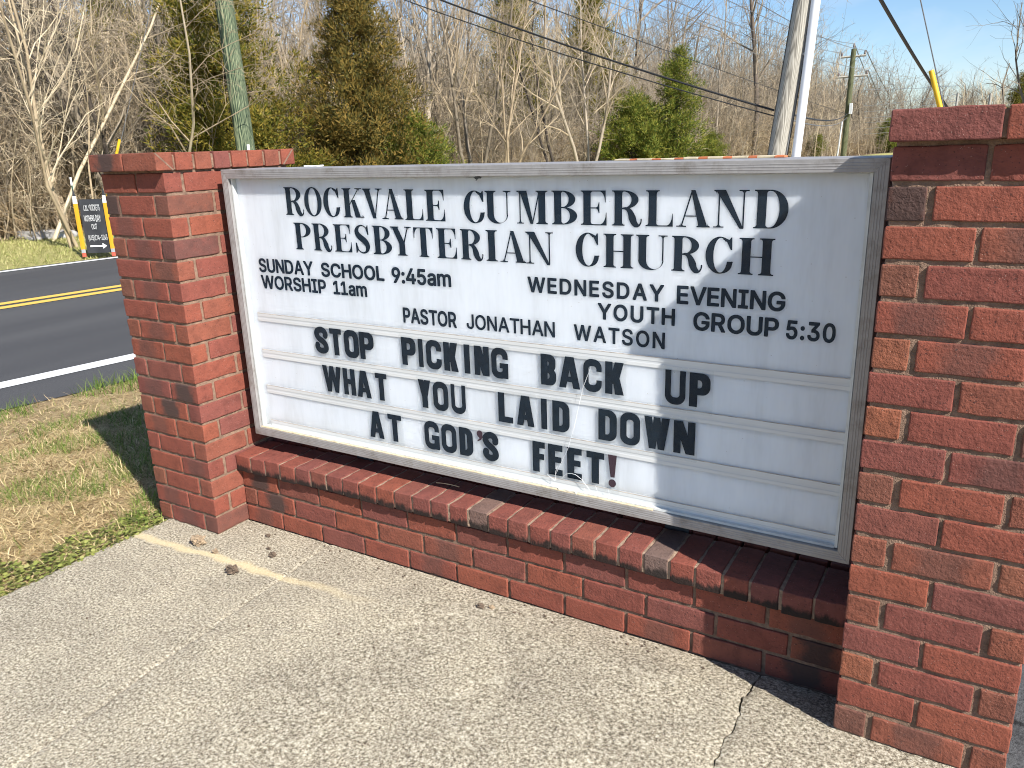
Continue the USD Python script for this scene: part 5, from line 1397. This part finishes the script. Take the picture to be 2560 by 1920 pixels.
def plant(kind, x, y, scale=1.0, rot=None, label=None, group=None, cat='tree', name=None, tilt=0.0):
    (trunk, crown), tm, cm, made = KINDS[kind]
    rot = float(rt.uniform(0, 360)) if rot is None else rot
    loc = (float(x), float(y), float(land(x, y)) - 0.02)
    X = UsdGeom.Xform.Define(stage, numbered('/World', name or kind))
    X.AddTranslateOp().Set(Gf.Vec3d(*loc)); X.AddRotateXYZOp().Set(Gf.Vec3f(tilt, 0, rot)); X.AddScaleOp().Set(Gf.Vec3f(scale, scale, scale * float(rt.uniform(0.92, 1.1))))
    X.base = np.zeros(3)
    if not made:
        put(X, 'trunk', trunk, tm, smooth=True)
        if crown is not None:
            put(X, 'crown', crown, cm, smooth=False, island=3 if 'cedar' in kind else 0)
        made.append(X.GetPath())
    else:
        X.GetPrim().GetReferences().AddInternalReference(made[0])
        X.GetPrim().SetInstanceable(True)
    tag(X.GetPrim(), label, cat, group)
    return X


rt = np.random.default_rng(19)


def st_pt(s, t):
    p = ROADN * s + ROADT * t
    return p[0], p[1]


def seen_at(u, dist):
    """Ground point at a compass bearing (by the column of the photograph it was surveyed from) and a distance."""
    d = RIGHT * (u - 1280) / 1975.1 + DOWN * (340 - 960) / 1975.1 + FWD
    p = CAM[:2] + d[:2] / np.linalg.norm(d[:2]) * dist
    return float(p[0]), float(p[1])


# single trees one can point at along the wood's edge
for kind, u, dist, sc, rot, tilt, lab in (
        ('pale_tree', 70, 19.6, 1.0, 40, 0, 'pale leaning tree at the far left, rising behind the limestone slabs'),
        ('sapling', 150, 18.0, 1.10, 10, 0, 'pale many-stemmed sapling left of the chalkboard sign'),
        ('bare_tree', 265, 21.5, 0.85, 200, 0, 'bare grey tree left of the left guy wire'),
        ('pale_tree', 385, 19.6, 0.85, 300, 0, 'pale branching tree between the left guy wire and the green pole'),
        ('crooked_tree', 300, 21.0, 1.0, 90, 0, 'dark crooked tree behind the left guy wire'),
        ('sapling', 700, 22.5, 1.0, 120, 0, 'tan many-stemmed sapling between the two left cedars'),
        ('bare_tree', 1060, 28.5, 1.0, 60, 0, 'bare grey tree just right of the brown cedar'),
        ('forked_tree', 1180, 27.0, 1.0, 15, 0, 'forked bare tree above the words on the left half of the sign'),
        ('sapling', 1250, 26.5, 1.35, 75, 0, 'tall pale sapling clump behind the middle of the sign'),
        ('crooked_tree', 1390, 29.5, 0.95, 20, 0, 'dark crooked multi-stemmed tree left of the pair of green cedars'),
        ('forked_tree', 1470, 30.5, 0.9, 140, 0, 'forked pale tree immediately left of the pair of green cedars'),
        ('tall_tree', 1590, 47.0, 0.95, 0, 0, 'tall dark-stemmed bare tree rising behind the green cedars'),
        ('slender_tree', 1790, 46.0, 1.0, 80, 0, 'slender bare tree right of the green cedars'),
        ('tall_tree', 1885, 50.0, 1.10, 200, 0, 'tallest bare tree, just left of the grey pole'),
        ('forked_tree', 2065, 68.0, 1.05, 100, 0, 'forked bare tree between the white conduit and the distant pole'),
        ('crooked_tree', 2160, 74.0, 0.85, 30, 0, 'low crooked bare tree right of the distant pole'),
        ('bare_tree', 2535, 26.0, 0.76, 250, 0, 'spreading bare tree at the right edge, above the right pillar')):
    plant(kind, *seen_at(u, dist), sc, rot, lab, tilt=tilt)

# the rows of alike trees behind: edge, middle, depth
ORDN = ['first', 'second', 'third', 'fourth', 'fifth', 'sixth', 'seventh', 'eighth', 'ninth', 'tenth', 'eleventh', 'twelfth']
NICE = {'sapling': 'many-stemmed tan sapling', 'pale_tree': 'pale crooked-limbed tree', 'slender_tree': 'slender grey bare tree', 'forked_tree': 'forked bare tree', 'crooked_tree': 'dark crooked bare tree'}


def fill(n, s0, s1, kinds, smin, smax, grp, lab):
    todo = []
    for q in range(n):
        s = rt.uniform(s0, s1)
        tmin = (s - 17) * 0.42 + 3.5
        x, y = st_pt(s, tmin + (88 - tmin) * rt.random() ** 1.5)
        todo.append((kinds[int(rt.integers(len(kinds)))], x, y, float(rt.uniform(smin, smax)), -math.atan2(y - CAM[1], x - CAM[0])))
    seen = {}
    for kind, x, y, sc_, _ in sorted(todo, key=lambda a: a[4]):
        seen[kind] = seen.get(kind, 0) + 1
        plant(kind, x, y, sc_, None, lab or f'{ORDN[seen[kind] - 1]} {NICE[kind]} from the left in the front row of the wood', grp)


fill(30, 18.2, 21.5, ['sapling', 'sapling', 'pale_tree', 'slender_tree', 'forked_tree', 'crooked_tree'], 0.75, 1.1, 'bare trees along the front of the wood', None)
fill(60, 21.5, 30, ['slender_tree', 'bare_tree', 'forked_tree', 'crooked_tree', 'slender_tree', 'sapling'], 0.8, 1.1, 'bare trees in the middle of the wood', 'bare grey tree standing in the middle of the wood')
fill(70, 30, 58, ['slender_tree', 'bare_tree', 'tall_tree', 'slender_tree', 'forked_tree'], 0.8, 1.1, 'bare trees deep in the wood', 'bare grey tree standing deep in the wood')


# eastern red cedars
def cedar_mesh(seed, H, Rm, n, top_narrow=1.0, per=34):
    """Sprays in upward tufts along separate boughs, so that gaps and dark hollows stay between them."""
    r = np.random.default_rng(seed)
    C, O, S = [], [], []
    for q in range(n):
        z0 = H * (0.03 + 0.95 * r.random() ** 1.1)
        az = r.uniform(0, 2 * PI)
        reach = Rm * max(0.0, 1 - z0 / H) ** (0.75 * top_narrow) * min(1.0, 0.6 + z0 / (H * 0.25)) * r.uniform(0.55, 1.25) + 0.10
        d = np.array([math.cos(az), math.sin(az), r.uniform(0.05, 0.75)])
        k = 2 + int(reach * 4.2)
        for t in np.linspace(0.30, 1.0, k):
            c = np.array([0, 0, z0]) + d * reach * t + r.normal(0, 0.06 + 0.05 * reach, 3)
            C.append(c); O.append(d); S.append(r.uniform(0.09, 0.17) * (1.15 - 0.35 * t))
    C, O, S = np.array(C), np.array(O), np.array(S)
    m = len(C) * per
    P0 = np.repeat(C, per, 0); O = np.repeat(O, per, 0); S = np.repeat(S, per)
    off = r.normal(0, 1, (m, 3)) * (S * 0.75)[:, None] * [1, 1, 1.1]
    d = off / (np.linalg.norm(off, axis=1, keepdims=True) + 1e-9) * 0.9 + O * 0.35 + [0, 0, 0.55] + r.normal(0, 0.25, (m, 3))
    d /= np.linalg.norm(d, axis=1, keepdims=True)
    nrm_ = off / (np.linalg.norm(off, axis=1, keepdims=True) + 1e-9) * 0.6 + O * 0.8 + [0, 0, 0.4] + r.normal(0, 0.4, (m, 3))
    s_ = np.cross(d, nrm_); s_ /= np.linalg.norm(s_, axis=1, keepdims=True)
    L = r.uniform(0.06, 0.17, m)[:, None]; w = r.uniform(0.010, 0.022, m)[:, None]
    P = P0 + off
    return np.stack([P - s_ * w, P + s_ * w, P + d * L], 1).reshape(-1, 3), np.arange(3 * m).reshape(-1, 3)


def cedar_trunk(H, seed):
    r = np.random.default_rng(seed)
    p = np.array([[0, 0, -0.2], [0.02, 0, H * 0.3], [0, 0.03, H * 0.65], [0, 0, H * 0.93]])
    tr = tube_many([p], [[0.11, 0.08, 0.05, 0.012]], 7)
    n = 60
    z = np.linspace(H * 0.06, H * 0.9, n); a = r.uniform(0, 2 * PI, n); L = 0.95 * (1 - z / H) * H * 0.22 + 0.1
    tip = np.stack([np.cos(a) * L, np.sin(a) * L, z + L * 0.5], 1); base = np.stack([0 * z, 0 * z, z], 1)
    mid_ = base * 0.5 + tip * 0.5 - [0, 0, 0.03]
    return cat_meshes([tr, tube_many(np.stack([base, mid_, tip], 1), np.repeat([[0.022, 0.014, 0.004]], n, 0), 4)])


for nm, sd, H, Rm, n, mat, tn in (('golden_cedar', 41, 7.6, 2.0, 280, cedar_gold, 0.9), ('brown_cedar', 42, 5.9, 2.0, 270, cedar_brown, 1.05), ('green_cedar', 43, 5.0, 1.25, 170, cedar_green, 0.95), ('low_cedar', 44, 3.2, 1.5, 130, cedar_green, 0.8)):
    KINDS[nm] = ((cedar_trunk(H, sd), cedar_mesh(sd, H, Rm, n, tn)), bark_dark, mat, [])
for kind, u, dist, sc, lab in (
        ('golden_cedar', 585, 21.3, 0.98, 'large golden green cedar behind the green pole'),
        ('brown_cedar', 905, 22.6, 1.02, 'conical russet brown cedar left of the middle'),
        ('low_cedar', 1030, 22.6, 0.85, 'low brownish green cedar at the right foot of the brown cedar'),
        ('low_cedar', 790, 21.8, 0.42, 'small green cedar shrub at the left foot of the brown cedar'),
        ('green_cedar', 1690, 34.0, 1.06, 'taller pointed green cedar of the pair behind the sign'),
        ('low_cedar', 1585, 33.5, 1.05, 'broad lower green cedar of the pair behind the sign'),
        ('low_cedar', 1780, 42, 0.55, 'tiny green cedar right of the pair, low behind the sign'),
        ('golden_cedar', 330, 29.5, 0.90, 'dim olive cedar deep in the wood behind the left guy wire'),
        ('golden_cedar', 470, 27.5, 0.85, 'olive cedar left of the green pole, half hidden by bare branches'),
        ('golden_cedar', 1280, 38.0, 1.1, 'cedar top high behind the bare trees in the middle'),
        ('golden_cedar', 1480, 42.0, 1.15, 'cedar top above the bare trees left of the green pair'),
        ('low_cedar', 2040, 60, 0.55, 'small dark cedar at the foot of the grey pole'),
        ('low_cedar', 2225, 75, 0.9, 'dark green cedar far off beside the right pillar'),
        ('golden_cedar', 2545, 40.0, 0.50, 'olive cedar under the bare tree at the right edge')):
    plant(kind, *seen_at(u, dist), sc, None, lab, cat='cedar tree')

# undergrowth: tangled bushes along the edge, one mass
def instancer(name, label, cat, meshes, mats, pos, rot, scale, idx):
    pi = UsdGeom.PointInstancer.Define(stage, numbered('/World', name))
    tag(pi.GetPrim(), label, cat, kind='stuff')
    pi.base = np.zeros(3)
    targets = []
    for m, mt in zip(meshes, mats):
        targets.append(put(pi, 'bush', m, mt).GetPath())
    pi.CreatePrototypesRel().SetTargets(targets)
    pi.CreatePositionsAttr(Vt.Vec3fArray.FromNumpy(np.asarray(pos, np.float32)))
    pi.CreateOrientationsAttr(Vt.QuathArray([Gf.Quath(float(math.cos(a / 2)), 0, 0, float(math.sin(a / 2))) for a in rot]))
    pi.CreateScalesAttr(Vt.Vec3fArray.FromNumpy(np.asarray(scale, np.float32)))
    pi.CreateProtoIndicesAttr(Vt.IntArray([int(a) for a in idx]))


def tangle(seed, n, R_t, H):
    """A heap of arching canes and vines."""
    r = np.random.default_rng(seed)
    a0 = np.stack([r.normal(0, R_t * 0.5, n), r.normal(0, R_t * 0.4, n), 0 * r.random(n)], 1)
    L = r.uniform(0.5, 1.5, n) * H
    az = r.uniform(0, 2 * PI, n); el = np.clip(r.normal(1.15, 0.3, n), 0.2, 1.55)
    p = a0; pts = [p]
    for q in range(6):
        d = np.stack([np.cos(az) * np.cos(el), np.sin(az) * np.cos(el), np.sin(el)], 1)
        p = p + d * (L / 6)[:, None]
        p[:, 2] = np.maximum(p[:, 2], 0.02)
        pts.append(p.copy())
        el = el - r.uniform(0.0, 0.5, n); az = az + r.normal(0, 0.35, n)
    pts = np.stack(pts, 1)
    rad = (r.uniform(0.006, 0.014, n)[:, None]) * np.linspace(1, 0.35, 7)[None]
    main = tube_many(pts, rad, 3)
    # side twigs
    k = 4 * n
    par = r.integers(0, n, k); ti = r.integers(1, 6, k)
    b = pts[par, ti]
    d = r.normal(0, 1, (k, 3)) + [0, 0, 0.5]; d /= np.linalg.norm(d, axis=1, keepdims=True)
    l = r.uniform(0.15, 0.55, k)[:, None]
    tw = np.stack([b, b + d * l * 0.5 + r.normal(0, 0.03, (k, 3)), b + d * l + r.normal(0, 0.06, (k, 3)) - [0, 0, 0.04]], 1)
    return cat_meshes([main, tube_many(tw, np.repeat([[0.006, 0.0045, 0.003]], k, 0), 3)])


def thicket(seed, n, R_t, H):
    """Close-set whips and poles with fine twigs, taller than a man."""
    r = np.random.default_rng(seed)
    b = np.stack([r.normal(0, R_t, n), r.normal(0, R_t * 0.6, n), 0 * r.random(n) - 0.1], 1)
    d = np.stack([r.normal(0, 0.16, n), r.normal(0, 0.16, n), np.ones(n)], 1)
    L = H * r.uniform(0.35, 1.1, n)[:, None]
    pts = [b]
    for q in range(5):
        d = d + r.normal(0, 0.09, (n, 3)); d /= np.linalg.norm(d, axis=1, keepdims=True)
        pts.append(pts[-1] + d * L / 5)
    pts = np.stack(pts, 1)
    main = tube_many(pts, (r.uniform(0.008, 0.030, n) ** 1.0)[:, None] * np.linspace(1, 0.25, 6)[None], 3)
    k = 13 * n
    par = r.integers(0, n, k); ti = r.uniform(0.8, 5, k); i0 = np.minimum(ti.astype(int), 4); u = (ti - i0)[:, None]
    c = pts[par, i0] * (1 - u) + pts[par, i0 + 1] * u
    dd = r.normal(0, 1, (k, 3)) * [1, 1, 0.5] + [0, 0, 0.75]; dd /= np.linalg.norm(dd, axis=1, keepdims=True)
    l = r.uniform(0.25, 1.0, k)[:, None]
    tw = np.stack([c, c + dd * l * 0.5 + r.normal(0, 0.04, (k, 3)), c + dd * l + r.normal(0, 0.10, (k, 3))], 1)
    tws = tube_many(tw, np.repeat([[0.0085, 0.0065, 0.0035]], k, 0), 3)
    k2 = 2 * k
    p2 = r.integers(0, k, k2); e = tw[p2, 1] * 0.5 + tw[p2, 2] * 0.5
    dd = r.normal(0, 1, (k2, 3)) + [0, 0, 0.5]; dd /= np.linalg.norm(dd, axis=1, keepdims=True)
    fine = np.stack([e, e + dd * r.uniform(0.12, 0.45, k2)[:, None]], 1)
    return cat_meshes([main, tws, tube_many(fine, np.repeat([[0.0045, 0.0025]], k2, 0), 3)])


prot = [tangle(1, 110, 1.1, 1.7), tangle(2, 110, 1.0, 2.2), thicket(3, 26, 1.1, 4.2), thicket(4, 22, 1.2, 6.0)]
pos, ids, scl = [], [], []
for q in range(520):
    s = 17.1 + 6.0 * rt.random() ** 1.3
    t = (s - 17) * 0.4 + 2.0 + 78 * rt.random() ** 2.0
    x, y = st_pt(s, t)
    pos.append((x, y, float(land(x, y)) - 0.05)); ids.append(rt.integers(4)); c = rt.uniform(0.7, 1.35) * (0.65 if s < 18 else 1.0); scl.append((c, c, c * rt.uniform(0.8, 1.2)))
for q in range(330):
    s = rt.uniform(22, 45)
    t = (s - 17) * 0.42 + 2.0 + 80 * rt.random() ** 1.4
    x, y = st_pt(s, t)
    pos.append((x, y, float(land(x, y)) - 0.05)); ids.append(rt.integers(4)); c = rt.uniform(1.0, 1.9); scl.append((c, c, c * rt.uniform(0.9, 1.4)))
instancer('undergrowth', 'tangled brown brush and vines at the foot of the wood', 'undergrowth', prot, [brush_mat, brush_mat, bark_tan, bark_grey], pos, rt.uniform(0, 2 * PI, len(pos)), scl, ids)

# far-off wooded rise closing the view down the road
pos, ids, scl = [], [], []
for q in range(420):
    az = math.radians(rt.uniform(66, 118)); dist = rt.uniform(105, 230)
    x, y = CAM[0] + dist * math.cos(az), CAM[1] + dist * math.sin(az)
    if abs(sdist(x, y) - 7) < 7: continue
    pos.append((x, y, float(land(x, y)) - 0.2)); ids.append(rt.integers(3)); c = rt.uniform(0.75, 1.15); scl.append((c, c, c * 0.9))
for q in range(260):
    s = rt.uniform(55, 95); t = 20 + (s - 40) * 0.5 + 110 * rt.random()
    x, y = st_pt(s, t)
    pos.append((x, y, float(land(x, y)) - 0.2)); ids.append(rt.integers(3)); c = rt.uniform(0.9, 1.15); scl.append((c, c, c))
far_protos = [cat_meshes(KINDS[k][0]) for k in ('slender_tree', 'bare_tree', 'forked_tree')]
instancer('far_woods', 'far bare brown woods closing the view', 'woods', far_protos, [bark_grey, bark_grey, bark_tan], pos, rt.uniform(0, 2 * PI, len(pos)), scl, ids)
